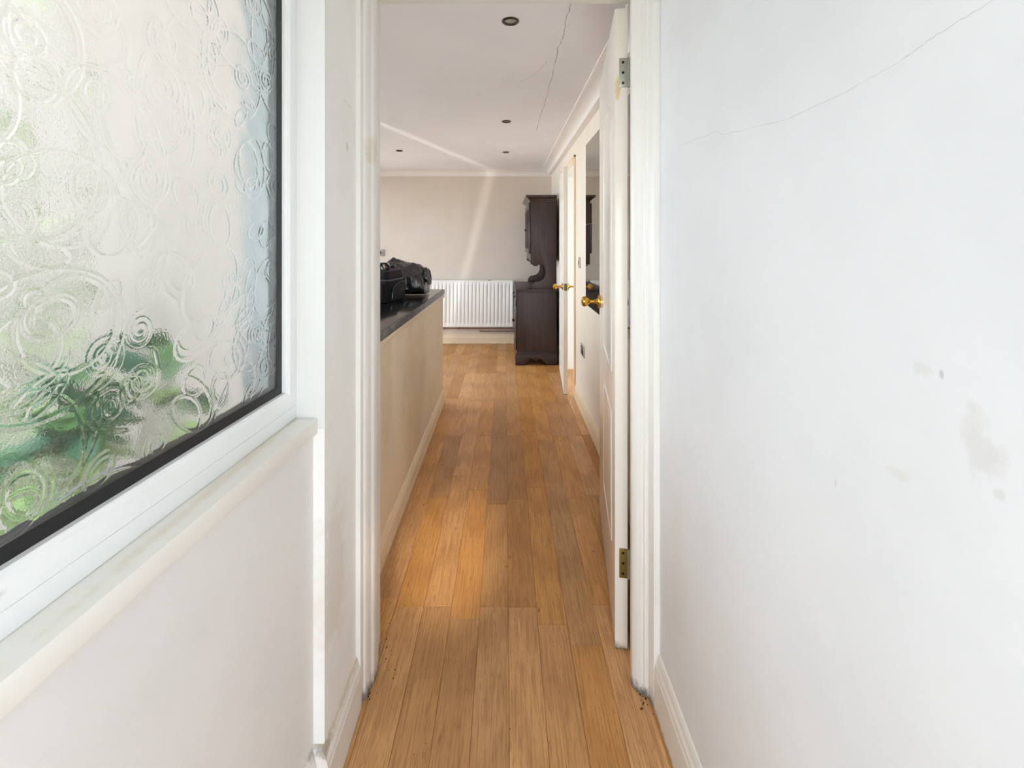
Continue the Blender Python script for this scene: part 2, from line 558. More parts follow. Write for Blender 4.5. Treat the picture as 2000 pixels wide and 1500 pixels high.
known = {-4: [1.655, 2.36], -3: [1.66, 2.58], -2: [1.603, 2.429], -1: [1.655, 2.30], 0: [1.655, 2.345], 1: [1.58, 2.454],
         2: [1.50, 2.46], 3: [1.666, 2.345], -5: [1.70, 2.329]}
PW = .1035
n_planks = 0
for k in range(-22, 6):
    x0 = .0105 + PW * k; x1 = x0 + PW
    ys = [-.55 + random.uniform(-.05, .05), .22 + random.uniform(-.06, .06), .93 + random.uniform(-.07, .07)]
    ys += known.get(k, [1.66 + random.choice((0, -.06, .02)), 2.38 + random.choice((0, -.04, .06))])
    for base in (3.10, 3.82, 4.56, 5.25):
        if random.random() < .84:
            ys.append(base + random.choice((0, 0, .07, -.06, .02)))
    ys.append(5.86)
    lo_, hi = -.46, .445
    for a, b in zip(ys[:-1], ys[1:]):
        xa, xb = x0, x1
        if b < 1.40 and (x1 < lo_ or x0 > hi):
            continue
        if a < 3.6 and x1 < -.62:
            continue
        if x0 > .60:
            continue
        plank(xa, xb, a, min(b, 5.86)); n_planks += 1
# boards of the side room beyond the ajar door (they turn a little)
for i in range(6):
    x0 = .63 + i * .12
    for y0 in (3.2, 4.05):
        plank(x0, x0 + .12, y0, y0 + .85)

# kitchen shell
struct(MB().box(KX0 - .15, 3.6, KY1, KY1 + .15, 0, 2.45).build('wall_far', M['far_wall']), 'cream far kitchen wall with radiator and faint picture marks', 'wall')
kc = struct(MB().box(KX0 - .15, KX1 + .14, 1.43, KY1 + .15, KZ, KZ + .2).build('ceiling', M['kitchen_ceiling']), 'pinkish white kitchen ceiling with downlights and a long crack', 'ceiling')
D2A, D2B, D2Z = 3.90, 4.70, 2.005        # clear opening of the side door
kr = MB().box(KX1, KX1 + .12, KY0 - .05, D2A - .03, 0, KZ).box(KX1, KX1 + .12, D2B + .03, KY1, 0, KZ).box(KX1, KX1 + .12, D2A - .03, D2B + .03, D2Z + .03, KZ)
kr = struct(kr.build('wall_right', M['kitchen_wall']), 'cream kitchen wall on the right with mirror tiles and side doorway', 'wall')
# left kitchen wall with a wide glazed opening
mb = MB().box(KX0 - .15, KX0, KY0 - .1, 1.55, 0, KZ).box(KX0 - .15, KX0, 5.75, KY1, 0, KZ).box(KX0 - .15, KX0, 3.8, 4.0, 0, KZ).box(KX0 - .15, KX0, 4.0, 5.75, 2.14, KZ).box(KX0 - .15, KX0, 4.0, 5.75, 0, .06)
mb.box(KX0 - .15, KX0, 1.55, 3.8, 2.14, KZ).box(KX0 - .15, KX0, 1.55, 3.8, 0, .98)
struct(mb.build('wall_left', M['kitchen_wall']), 'kitchen wall with wide glazing, outside the picture on the left', 'wall')
w2 = thing('window_2', (KX0 - .07, 3.8, .06), 'wide white framed kitchen glazing hidden behind the left door jamb', 'window', kind='structure')
for (y0, y1, z0, z1) in ((1.55, 2.68, .98, 2.14), (2.68, 3.8, .98, 2.14), (4.0, 5.75, .06, 2.14)):
    fr_ = MB().box(KX0 - .1, KX0 - .04, y0, y0 + .05, z0, z1).box(KX0 - .1, KX0 - .04, y1 - .05, y1, z0, z1)
    fr_.box(KX0 - .1, KX0 - .04, y0 + .05, y1 - .05, z0, z0 + .06).box(KX0 - .1, KX0 - .04, y0 + .05, y1 - .05, z1 - .06, z1)
    fo = fr_.build('window_frame', M['upvc'], w2)
    MB().box(KX0 - .072, KX0 - .068, y0 + .05, y1 - .05, z0 + .06, z1 - .06).build('pane', M['clear_glass'], fo)

# wall between hall and kitchen (exterior render on the garden side)
ox0, ox1, oz = -.412, .412, 2.15
mb = MB().box(KX0 - .15, ox0, 1.405, KY0, 0, KZ + .2).box(ox1, KX1 + .3, 1.405, KY0, 0, KZ + .2).box(ox0, ox1, 1.405, KY0, oz, KZ + .2)
struct(mb.build('wall_near', M['kitchen_wall']), 'kitchen side of the wall around the open doorway', 'wall')
struct(MB().box(KX0 - .15, -.62, 1.372, 1.405, -.15, KZ + .5).build('wall_exterior', M['render']), 'pale rendered outside wall seen through the patterned glass', 'wall')
struct(MB().box(HP - .02, HR + .02, 1.372, 1.405, oz, HZ + .1).build('wall_head', M['hall_white']), 'white wall above the doorway', 'wall')
struct(MB().box(HR, KX1 + .1, 1.33, 1.405, 0, HZ).build('wall_nib', M['hall_white']), 'short white wall nib behind the right architrave', 'wall')

# hall
hr = struct(MB().box(HR, HR + .15, -1.0, 1.372, 0, HZ).build('wall_hall_right', M['hall_right']), 'scuffed white hall wall filling the right of the picture', 'wall')
struct(MB().box(-.65, HR + .15, -1.0, 1.405, HZ, HZ + .15).build('ceiling_hall', M['ceiling']), 'white hall ceiling above the picture', 'ceiling')
struct(MB().box(HP, -.62, 1.072, 1.372, 0, HZ).build('wall_pier', M['pier']), 'white wall pier between the window and the door frame', 'wall')
mb = MB()
lbox(mb, 0, .16, -1.0, 1.0715, 0, .888)
lbox(mb, 0, .16, -1.0, -.35, .888, HZ)
lbox(mb, 0, .16, -.35, 1.0715, 2.06, HZ)
hw = struct(mb.build('wall_hall_left', M['hall_white']), 'white panel wall below the patterned window', 'wall')
# front doorway behind the camera, standing open
mb = MB().box(-.60, -.36, -.86, -.80, 0, HZ).box(.36, HR + .02, -.86, -.80, 0, HZ).box(-.36, .36, -.86, -.80, 1.98, HZ)
struct(mb.build('wall_entrance', M['hall_white']), 'white hall wall behind the camera around the open front doorway', 'wall')

# side room beyond the ajar door
struct(MB().box(.72, 3.4, 4.90, 5.0, 0, 2.4).build('wall_side_room', M['white_room']), 'bright white side room wall seen past the ajar door', 'wall')
struct(MB().box(.72, 3.4, 2.3, 5.0, 2.4, 2.5).build('ceiling_side_room', M['ceiling']), 'white ceiling of the side room', 'ceiling')
struct(MB().box(.72, 3.4, 2.2, 2.3, 0, 2.4).build('wall_side_room_near', M['white_room']), 'near wall of the side room', 'wall')
struct(MB().box(3.4, 3.5, 2.2, 5.0, 0, .3).box(3.4, 3.5, 2.2, 5.0, 2.25, 2.5).build('wall_side_room_end', M['white_room']), 'end wall of the side room with a wide window opening', 'wall')


def skirt_profile(th, h):
    return [(0, 0), (th, 0), (th, h * .70), (th * .88, h * .73), (th * .80, h * .80), (th * .55, h * .86), (th * .42, h * .93), (th * .2, h * .985), (0, h)]


def skirting(name, p0, p1, nrm, th, h, mat, label=None):
    """board from p0 to p1 (x,y) on the floor; nrm points into the room"""
    pr = skirt_profile(th, h); n = len(pr)
    vs = []
    for p in (p0, p1):
        vs += [(p[0] + nrm[0] * a, p[1] + nrm[1] * a, z + .0006) for a, z in pr]
    fs = [tuple(range(n)), tuple(range(n, 2 * n))] + [(i, (i + 1) % n, n + (i + 1) % n, n + i) for i in range(n)]
    o = MB().add(vs, fs).build(name, mat)
    return struct(o, label, 'skirting board')


skirting('baseboard_hall_right', (HR, 1.296), (HR, -1.0), (-1, 0), .017, .158, M['skirting_hall'], 'white moulded skirting along the scuffed right hall wall')
skirting('baseboard_pier', (HP, 1.055), (HP, 1.294), (1, 0), .017, .152, M['skirting_hall'], 'grubby white skirting at the foot of the wall pier')
skirting('baseboard_pier_return', (xw(1.072), 1.072), (HP + .001, 1.072), (0, -1), .017, .150, M['skirting_hall'], 'short grubby skirting return on the end of the wall pier')
skirting('baseboard_hall_left', (xw(-1.0), -1.0), (xw(1.055), 1.055), (1, 0), .017, .150, M['skirting_hall'], 'white skirting under the window panel')
skirting('baseboard_far', (KX0, KY1), (KX1, KY1), (0, -1), .018, .125, M['skirting_kitchen'], 'cream skirting under the radiator')
skirting('baseboard_kitchen_right', (KX1, 1.55), (KX1, D2A - .068), (-1, 0), .015, .125, M['skirting_kitchen'], 'cream skirting below the mirror tiles')
skirting('baseboard_kitchen_corner', (KX1, D2B + .07), (KX1, KY1), (-1, 0), .015, .125, M['skirting_kitchen'], 'cream skirting stub beside the dresser')
skirting('baseboard_side_room', (.72, 4.90), (3.4, 4.90), (0, -1), .016, .14, M['skirting_hall'], 'white skirting in the bright side room')

# cornice (cove) round the visible kitchen walls


def cove(proj, drop, ledge):
    pts = [(0, -drop), (ledge, -drop + .004), (ledge + .004, -drop + .012)]
    for i in range(1, 8):
        a = i / 8 * math.pi / 2
        pts.append((ledge + .004 + (proj - ledge - .012) * (1 - math.cos(a)), -drop + .012 + (drop - .020) * math.sin(a)))
    pts += [(proj - .006, -.008), (proj, -.006), (proj, 0), (0, 0)]
    return pts


pr = cove(.095, .078, .004)
mb = MB().prism([(KY1 - a, KZ + z) for a, z in pr], KX0, KX1, 'x')
struct(mb.build('trim_1', M['cornice'], smooth=30), 'cove cornice along the top of the far wall', 'cornice')
pr = cove(.135, .062, .045)
mb = MB().prism([(KX1 - a, KZ + z) for a, z in pr], KY0, KY1, 'y')
struct(mb.build('trim_2', M['cornice'], smooth=30), 'cove cornice along the top of the right kitchen wall', 'cornice')

# door frame of the near doorway: profiled architraves and stops
left_prof = [(-.4305, 1.295), (-.416, 1.295), (-.4155, 1.317), (-.4105, 1.321), (-.408, 1.330), (-.4055, 1.338), (-.4050, 1.358), (-.400, 1.364),
             (-.398, 1.375), (-.398, 1.418), (-.412, 1.418), (-.412, 1.3725), (-.4305, 1.3725)]
right_prof = [(.4455, 1.297), (.427, 1.297), (.4235, 1.312), (.421, 1.324), (.4150, 1.329), (.4110, 1.329), (.4085, 1.335), (.4020, 1.337), (.3985, 1.3415),
              (.394, 1.3435), (.3895, 1.350), (.3830, 1.357), (.3815, 1.362), (.3815, 1.378), (.412, 1.378), (.412, 1.3725), (.4455, 1.3725)]
struct(MB().prism(left_prof, 0.0005, 2.30, 'z').build('trim_3', M['woodwork'], bevel=.0016), 'white gloss moulded architrave and stop left of the doorway', 'door frame')
struct(MB().prism(right_prof, 0.0005, 2.30, 'z').build('trim_4', M['woodwork'], bevel=.0016), 'white gloss moulded architrave right of the doorway, dirty at its foot', 'door frame')
mb = MB().box(-.412, .412, 1.372, KY0 + .03, 2.135, 2.16).box(-.412, -.4118, 1.418, KY0, 0.0005, 2.135).box(-.398, .3815, 1.372, 1.418, 2.12, 2.135)
struct(mb.build('trim_5', M['woodwork']), 'white head of the door frame across the top of the doorway', 'door frame')
mb = MB().box(-.47, -.412, KY0, KY0 + .016, 0.0005, 2.19).box(.414, .47, KY0, KY0 + .010, 0.0005, 2.19).box(-.47, .47, KY0, KY0 + .016, 2.16, 2.22)
struct(mb.build('trim_6', M['woodwork'], bevel=.003), 'plain white architrave on the kitchen side of the doorway', 'door frame')

# ------------------------------------------------------------------ patterned window
w1 = thing('window_1', L(.07, .36, .927), 'white window with swirl patterned obscure glass and black gasket', 'window', kind='structure')
U0, U1, Z0, Z1 = -.35, 1.0715, .958, 2.06
FD, FW = .0385, .041
mb = MB(); lbox(mb, FD, .11, U0, U1, .9275, .9575)
mb.build('sub_sill', M['upvc'], w1, bevel=.002)
BD = .0515


def member(profile, path):
    """sweep (inset, depth) profile round the rectangle with mitred corners"""
    vs = []; n = len(profile)
    cs = [((U0, Z0), (1, 1)), ((U1, Z0), (-1, 1)), ((U1, Z1), (-1, -1)), ((U0, Z1), (1, -1))]
    for (u, z), (su, sz) in cs:
        for ins, dep in profile:
            vs.append(L(dep, u + su * ins, z + sz * ins))
    fs = []
    for c in range(4):
        for k in range(n):
            a, b = c * n, ((c + 1) % 4) * n
            fs.append((a + k, a + (k + 1) % n, b + (k + 1) % n, b + k))
    return MB().add(vs, fs)


fo = member([(0, FD), (.004, FD - .001), (.033, FD - .001), (.0365, FD + .0015), (.0385, FD + .0015), (.0415, FD + .004), (.0415, .075), (.0415, .10), (0, .10)], None)
fo.build('window_frame', M['upvc'], w1, smooth=30)
ga = member([(.0410, BD), (.050, BD - .0012), (.0605, BD + .001), (.0605, .075), (.041, .075)], None)
ga.build('gasket', M['gasket'], w1, smooth=30)

ob_ = member([(.0412, .0755), (.0445, .0755), (.0445, .1025), (.0, .1025), (0, .1005), (.0412, .1005)], None)
ob_.build('outer_bead', M['ext_grey'], w1)
# the swirled relief as a height field
gu0, gu1, gz0, gz1 = U0 + .055, U1 - .055, Z0 + .055, Z1 - .055
STEP = .0014
nu, nz = int((gu1 - gu0) / STEP) + 1, int((gz1 - gz0) / STEP) + 1
H = np.zeros((nu, nz), dtype=np.float32)
KR = 5
oi_, oj_ = np.meshgrid(np.arange(-KR, KR + 1), np.arange(-KR, KR + 1), indexing='ij')


def stroke(us, zs, w, amp):
    d = np.hypot(np.diff(us), np.diff(zs)); n = max(2, int(d.sum() / (STEP * .8)))
    s_ = np.concatenate([[0], np.cumsum(d)]); q = np.linspace(0, s_[-1], n)
    fu = (np.interp(q, s_, us) - gu0) / STEP; fz = (np.interp(q, s_, zs) - gz0) / STEP
    fade = np.clip(np.minimum(q, s_[-1] - q) / .012, .15, 1)
    for a, b, f_ in zip(fu, fz, fade):
        i, j = int(round(a)), int(round(b))
        if i < KR or j < KR or i >= nu - KR or j >= nz - KR:
            continue
        r2 = ((oi_ + i - a) ** 2 + (oj_ + j - b) ** 2) * STEP * STEP
        win = H[i - KR:i + KR + 1, j - KR:j + KR + 1]
        np.maximum(win, amp * f_ * np.exp(-r2 / (w * w)), out=win)


def spiral(cu, cz, r, turns, sgn, asp, ang):
    th = np.linspace(0, turns * 2 * math.pi, int(40 * turns))
    rr = r * (.10 + .90 * th / th[-1])
    # unwinding tail
    x, y = rr * np.cos(sgn * th), rr * asp * np.sin(sgn * th)
    t_ = np.linspace(0, 1, 14)[1:]
    ex = x[-1] + (x[-1] - x[-2]) * 22 * t_ * r / .03 * .35 + .2 * r * t_ ** 2
    ey = y[-1] + (y[-1] - y[-2]) * 22 * t_ * r / .03 * .35 - .3 * r * t_ ** 2
    x, y = np.concatenate([x, ex]), np.concatenate([y, ey])
    ca, sa = math.cos(ang), math.sin(ang)
    return cu + x * ca - y * sa, cz + x * sa + y * ca


def loop(cu, cz, r, ang):
    th = np.linspace(-.4, rng.uniform(1.6, 2.6) * math.pi + 1.2, 70)
    e = rng.uniform(.55, 1.0); dr = rng.uniform(-.25, .5)
    x = r * np.cos(th) * (1 + dr * th / 6); y = r * e * np.sin(th) + dr * r * .25 * th
    ca, sa = math.cos(ang), math.sin(ang)
    return cu + x * ca - y * sa, cz + x * sa + y * ca


CELL = .078
for iu in range(int((gu1 - gu0) / CELL) + 1):
    for iz in range(int((gz1 - gz0) / CELL) + 1):
        cu = gu0 + (iu + rng.uniform(.15, .85)) * CELL; cz = gz0 + (iz + rng.uniform(.15, .85)) * CELL
        w = rng.uniform(.0017, .0026); am = rng.uniform(.0008, .0013)
        if rng.random() < .42:
            stroke(*spiral(cu, cz, rng.uniform(.022, .036), rng.uniform(1.8, 3.0), rng.choice((-1, 1)), rng.uniform(.8, 1.15), rng.uniform(0, 6.28)), w, am)
        else:
            stroke(*loop(cu, cz, rng.uniform(.018, .042), rng.uniform(0, 6.28)), w, am)
        if rng.random() < .35:
            stroke(*loop(cu + rng.uniform(-.03, .03), cz + rng.uniform(-.03, .03), rng.uniform(.012, .024), rng.uniform(0, 6.28)), w, am)
for k in range(70):     # long sweeping curls
    cu, cz = rng.uniform(gu0, gu1), rng.uniform(gz0, gz1)
    stroke(*loop(cu, cz, rng.uniform(.05, .10), rng.uniform(0, 6.28)), .0023, .0010)
# slow swell of the rolled sheet
gu, gz = np.meshgrid(np.arange(nu) * STEP, np.arange(nz) * STEP, indexing='ij')
H += .0006 * np.sin(gu * 61 + 2 * np.sin(gz * 23)) * np.sin(gz * 47 + 1.5 * np.sin(gu * 31))
ys = gu0 + gu; zs = gz0 + gz
xs = (-.457 + .058 * (ys - 1.072)) - .0535 + H
front = np.stack([xs, ys, zs], -1).reshape(-1, 3)
back = front.copy(); back[:, 0] = (-.457 + .058 * (back[:, 1] - 1.072)) - .0585
idx = np.arange(nu * nz).reshape(nu, nz)
q = np.stack([idx[:-1, :-1], idx[1:, :-1], idx[1:, 1:], idx[:-1, 1:]], -1).reshape(-1, 4)
N0 = nu * nz
bc = [N0, N0 + 1, N0 + 2, N0 + 3]
cor = np.array([L(.0585, gu0, gz0), L(.0585, ys[-1, 0], gz0), L(.0585, ys[-1, 0], zs[0, -1]), L(.0585, gu0, zs[0, -1])])
# rim: fan the border to the back corners
rim = []
eb = [idx[:, 0], idx[-1, :], idx[::-1, -1], idx[0, ::-1]]
vv = np.concatenate([front, cor])
vv -= np.array(ORIGIN[w1.name])
me = bpy.data.meshes.new('glass_pane')
tris = []
for s_, e_ in enumerate(eb):
    a, b = N0 + s_, N0 + (s_ + 1) % 4
    h_ = len(e_) // 2
    for i in range(len(e_) - 1):
        tris.append((e_[i + 1], e_[i], a if i < h_ else b))
    tris.append((int(e_[h_]), a, b))
nq, ntr = len(q), len(tris)
me.vertices.add(len(vv)); me.vertices.foreach_set('co', vv.astype(np.float32).ravel())
loops = np.concatenate([q.ravel(), np.array(tris).ravel(), np.array([N0, N0 + 3, N0 + 2, N0 + 1])])
me.loops.add(len(loops)); me.loops.foreach_set('vertex_index', loops.astype(np.int32))
starts = np.concatenate([np.arange(nq) * 4, nq * 4 + np.arange(ntr) * 3, [nq * 4 + ntr * 3]])
me.polygons.add(len(starts)); me.polygons.foreach_set('loop_start', starts.astype(np.int32))
sm = np.zeros(len(starts), dtype=bool); sm[:nq] = True
me.polygons.foreach_set('use_smooth', sm)
me.materials.append(M['pattern_glass'])
me.update(calc_edges=True); me.validate()
go = bpy.data.objects.new('glass_pane', me); COL.objects.link(go); go.parent = w1

mb = MB(); lbox(mb, -.0125, .10, -.40, 1.0700, .889, .9270)
struct(mb.build('trim_7', M['sill'], bevel=.006), 'thick white painted window board with yellowed sealant line', 'window sill')
# painted reveal beside and above the frame
struct(MB().box(-.6205, -.560, 1.066, 1.0722, -.14, HZ).build('trim_12', M['ext_grey']), 'blue grey painted outer corner beside the window frame', 'reveal')
struct(MB().box(-.56, -.4285, 1.0700, 1.0722, .90, HZ).build('trim_8', M['reveal_white']), 'bright white painted window reveal at the end of the pier', 'reveal')

# ------------------------------------------------------------------ garden outside
struct(MB().box(-9, 9, -8, 9, -.3, -.14).build('ground', M['paving']), 'beige paving outside the patterned window', 'ground')


struct(MB().box(-2.35, -.60, -.5, 1.39, 2.62, 2.70).build('added_shade_roof', M['paving']), 'added roof slab that dims the passage outside the patterned window', 'roof')  # unseen roof, added to darken the wall behind the glass


fence = thing('added_shade_fence', (-2.42, .2, -.14), 'added pale board fence that dims the passage outside the patterned window', 'fence')  # fence added to cut the daylight reaching the passage
for i in range(24):
    yb = -1.2 + i * .108
    MB().box(-2.432, -2.418, yb, yb + .104, -.14, 1.85).build('added_fence_board', M['fence'], fence)
for yb in (-1.2, .1, 1.32):
    MB().box(-2.46, -2.432, yb, yb + .07, -.14, 1.88).build('added_fence_post', M['fence'], fence)


def leaf_mesh(name, ln, wd, mat):
    vs = []; n = 7
    for i in range(n):
        a = i / (n - 1)
        w = wd * math.sin(math.pi * (a * .92 + .04)) ** .8 * .5
        z = -.25 * ln * a * a
        vs += [(-w, a * ln, z + .12 * w), (0, a * ln, z), (w, a * ln, z + .12 * w)]
    fs = []
    for i in range(n - 1):
        b = i * 3
        fs += [(b, b + 1, b + 4, b + 3), (b + 1, b + 2, b + 5, b + 4)]
    return MB().add(vs, fs).mesh(name, mat, smooth=180, fix=False)


def add_leaf(me, parent, w, scale, rot):
    o = bpy.data.objects.new('leaf', me)
    COL.objects.link(o); o.parent = parent
    o.location = Vector(w) - Vector(ORIGIN[parent.name]); o.scale = (scale,) * 3; o.rotation_euler = rot
    return o


lf = leaf_mesh('leaf_dark', .075, .042, M['leaf_dark'])
ll = leaf_mesh('leaf_light', .070, .036, M['leaf_light'])
lp = leaf_mesh('leaf_pale', .17, .040, M['leaf_pale'])
base = Vector((-.86, .80, -.14))
sh = thing('shrub', base, 'green leafy shrub close outside the lower part of the patterned glass', 'shrub')
clumps = [(140, 820, 1), (185, 760, 1), (215, 700, 1), (285, 690, 1), (245, 745, 0), (325, 735, 1), (350, 760, 1), (110, 860, 1), (55, 885, 1), (175, 870, 1),
          (25, 950, 0), (300, 770, 0), (360, 800, 1), (150, 740, 1), (190, 820, 1), (230, 800, 1), (80, 930, 0), (160, 905, 0), (335, 830, 0), (125, 790, 1), (50, 1000, 0),
          (205, 850, 0), (140, 870, 1), (10, 900, 1)]
st = MB()
for i, (px, py, dk) in enumerate(clumps):
    X = -.655 - random.uniform(0, .07)
    Y = X * F / (px - CX)
    c = Vector((X, Y, CAMH - (py - CY) / F * Y))
    for k in range(4 if dk else 3):
        add_leaf(lf if dk else ll, sh, c + Vector([random.uniform(-.022, .022) for _ in range(3)]), random.uniform(.6, 1.0),
                 (random.uniform(-.6, 1.0), random.uniform(-.8, .8), random.uniform(0, 6.28)))
    m1 = base.lerp(c, .55) + Vector((random.uniform(-.05, .05), random.uniform(-.05, .05), .05))
    st.tube([base + Vector((random.uniform(-.04, .04), random.uniform(-.04, .04), 0)), m1, c], [.006, .004, .002], 5)
st.build('stem', M['stem'], sh)

b2 = Vector((-1.10, 1.06, -.14))
sp_ = thing('tall_plant', b2, 'pale green tall plant outside at the left edge of the glass', 'plant')
st = MB()
for i in range(9):
    top = Vector((-1.10 + random.uniform(-.14, .10), 1.05 + random.uniform(-.10, .12), random.uniform(1.1, 2.25)))
    mid = b2.lerp(top, .5) + Vector((random.uniform(-.05, .05), random.uniform(-.05, .05), 0))
    st.tube([b2, mid, top], [.008, .005, .002], 5)
    for k in range(8):
        f_ = random.uniform(.45, 1.0)
        p = b2.lerp(mid, f_ * 2) if f_ < .5 else mid.lerp(top, f_ * 2 - 1)
        add_leaf(lp if random.random() < .8 else lf, sp_, p, random.uniform(.5, 1.0), (random.uniform(-.3, 1.0), random.uniform(-.5, .5), random.uniform(0, 6.28)))
st.build('stem', M['stem'], sp_)

# ------------------------------------------------------------------ doors


def handle(parent, o, axis, k=1.0, mat='brass'):
    """rose + spindle + egg knob, sticking out of the leaf along axis"""
    h = MB().lathe([(0, 0), (.0315, 0), (.0315, .008), (.029, .011), (.018, .0125), (.016, .016), (.0135, .020)], o, axis, 24)
    r = h.build('door_handle', M[mat], parent, smooth=35)
    MB().lathe([(.013, .012), (.0115, .020), (.0095, .024), (.0115, .027), (.0085, .032), (.0075, .046), (.009, .050), (.0115, .053), (.019, .060),
                (.0245, .069), (.0255, .076), (.0225, .084), (.013, .089), (.006, .0905), (.0, .091)], o, axis, 24).build('knob', M[mat], r, smooth=40)
    return r


def ring_moulding(mb, path, prof, sx, off):
    """closed path (y,z); prof (inset, height out of the face); face plane x=off, outwards sx"""
    n = len(path); m = len(prof)
    c = Vector((sum(p[0] for p in path) / n, sum(p[1] for p in path) / n))
    vs = []
    for i, p in enumerate(path):
        a = Vector(path[i - 1]); b = Vector(path[(i + 1) % n]); q_ = Vector(p)
        e0 = (q_ - a).normalized(); e1 = (b - q_).normalized()
        n0 = Vector((-e0.y, e0.x)); n1 = Vector((-e1.y, e1.x))
        bis = (n0 + n1)
        bis = bis / max(bis.dot(n0), .35)
        for ins, hh in prof:
            w = q_ + bis * ins
            vs.append((off + sx * hh, w.x, w.y))
    fs = []
    for i in range(n):
        for k in range(m - 1):
            a, b = i * m, ((i + 1) % n) * m
            fs.append((a + k, a + k + 1, b + k + 1, b + k))
    fs.append(tuple(i * m + m - 1 for i in range(n)))
    return mb.add(vs, fs)


def arch_path(y0, y1, z0, z1, rise):
    p = [(y0, z0), (y1, z0), (y1, z1)]
    for i in range(1, 12):
        a = i / 12
        p.append((y1 + (y0 - y1) * a, z1 + rise * math.sin(math.pi * a) ** 1.3))
    return p + [(y0, z1)]


def door_leaf(root, w, h, th, mat, panels):
    """leaf in local coords: hinge edge at y=0, leaf runs to y=w, thickness x 0..th"""
    o = MB().box(0, th, 0, w, .006, h).build('door_leaf', M[mat], bevel=.0018)
    o.parent = root
    pf = [(0, -.0002), (.003, .0035), (.008, .004), (.013, .001), (.020, -.0001), (.026, .0015), (.044, .0040), (.05, .0042)]
    for pth in panels:
        for sx, off in ((-1, 0), (1, th)):
            m_ = ring_moulding(MB(), pth, pf, sx, off)
            q_ = m_.build('panel', M[mat], smooth=30)
            q_.parent = o
    return o


def plain_path(y0, y1, z0, z1):
    return [(y0, z0), (y1, z0), (y1, z1), (y0, z1)]


def hinge(parent, x, y, z, mat, flip=1):
    """leaf screwed to the hinge edge of the door (local: edge y=0), knuckle on the far x side"""
    mb = MB().box(x - .026, x, y - .0022, y + .0005, z - .048, z + .048)
    hi_ = mb.build('hinge', M[mat], bevel=.0006); hi_.parent = parent
    for k in range(5):
        z0 = z - .048 + k * .0192
        kn = MB().lathe([(.0055, 0), (.0055, .0185)], (x + .0045, y - .001, z0), (0, 0, 1), 12).build('knuckle', M['steel'], smooth=40)
        kn.parent = hi_
    for dz in (-.034, 0, .034):
        sc_ = MB().lathe([(.0046, 0), (.0040, .0012), (.0012, .0006), (.0, .0004)], (x - .014, y - .0022, z + dz), (0, -1, 0), 12).build('screw', M['dark_metal'], smooth=30)
        sc_.parent = hi_
    return hi_


# near door, folded back into the kitchen
d1 = thing('door_1', (.361, 1.485, 0), 'white gloss panelled door swung open on the right, brass knob, two hinges on its edge', 'door', kind='structure')
d1.rotation_euler = (0, 0, -math.atan2(.105, .745))
W1 = .752
door_leaf(d1, W1, 2.111, .041, 'door_paint', [arch_path(.10, W1 - .30, .885, 1.78, .08), plain_path(.10, W1 - .30, .29, .745)])
ORIGIN[d1.name] = (0, 0, 0)
handle(d1, (0, W1 - .065, 1.052), (-1, 0, 0))
handle(d1, (.041, W1 - .065, 1.052), (1, 0, 0))
hinge(d1, .040, 0, 1.350 + 325 / F * 1.485, 'steel')
hinge(d1, .040, 0, 1.350 - 630 / F * 1.485, 'old_brass')

# side door, ajar
d2 = thing('door_2', (.598, 4.695, 0), 'white panelled side door standing ajar beside the dark dresser', 'door', kind='structure')
ORIGIN[d2.name] = (0, 0, 0)
d2.rotation_euler = (0, 0, math.pi - math.atan2(.055, .775))
W2 = .775
leaf2 = door_leaf(d2, W2, 1.990, .036, 'door_paint_satin', [arch_path(.11, .36, .86, 1.70, .06), arch_path(.43, .67, .86, 1.70, .06),
                                            plain_path(.11, .36, .22, .74), plain_path(.43, .67, .22, .74)])
# in this turned frame local +x points into the kitchen
handle(d2, (.036, W2 - .06, .935), (1, 0, 0))
handle(d2, (0, W2 - .06, .935), (-1, 0, 0))
lt = MB().box(.006, .030, W2, W2 + .0012, .905, .965).build('latch_plate', M['bronze']); lt.parent = d2
lb = MB().box(.012, .024, W2 + .001, W2 + .009, .925, .945).build('latch_bolt', M['old_brass'], bevel=.002); lb.parent = lt
# frame of the side door
mb = MB().box(KX1 - .004, KX1 + .124, D2A - .03, D2A, 0.0005, D2Z + .03).box(KX1 - .004, KX1 + .124, D2B, D2B + .03, 0.0005, D2Z + .03).box(KX1 - .004, KX1 + .124, D2A, D2B, D2Z, D2Z + .03)
mb.box(KX1 + .045, KX1 + .06, D2A, D2A + .012, 0.0005, D2Z)
struct(mb.build('trim_9', M['reveal_white']), 'white painted lining of the side doorway', 'door frame')


def arch_prof(a, b, s):      # stepped moulding: width a->b along y
    return [(KX1, a), (KX1 - .016, a), (KX1 - .016, a + s * .018), (KX1 - .012, a + s * .024), (KX1 - .011, a + s * .046), (KX1 - .006, b), (KX1, b)]


mb = MB().prism(arch_prof(D2B + .064, D2B + .004, -1), 0.0005, D2Z + .068, 'z')
mb.prism(arch_prof(D2A - .064, D2A - .004, 1), 0.0005, D2Z + .068, 'z')
mb.box(KX1 - .015, KX1, D2A - .004, D2B + .004, D2Z + .006, D2Z + .068).box(KX1 - .019, KX1, D2A - .064, D2B + .064, D2Z + .050, D2Z + .068)
struct(mb.build('trim_10', M['skirting_kitchen'], bevel=.0015), 'cream moulded architrave round the side doorway', 'door frame')

# ------------------------------------------------------------------ peninsula


def topz(Y):
    return .972 + (.936 - .972) * (Y - 1.8) / (3.72 - 1.8)


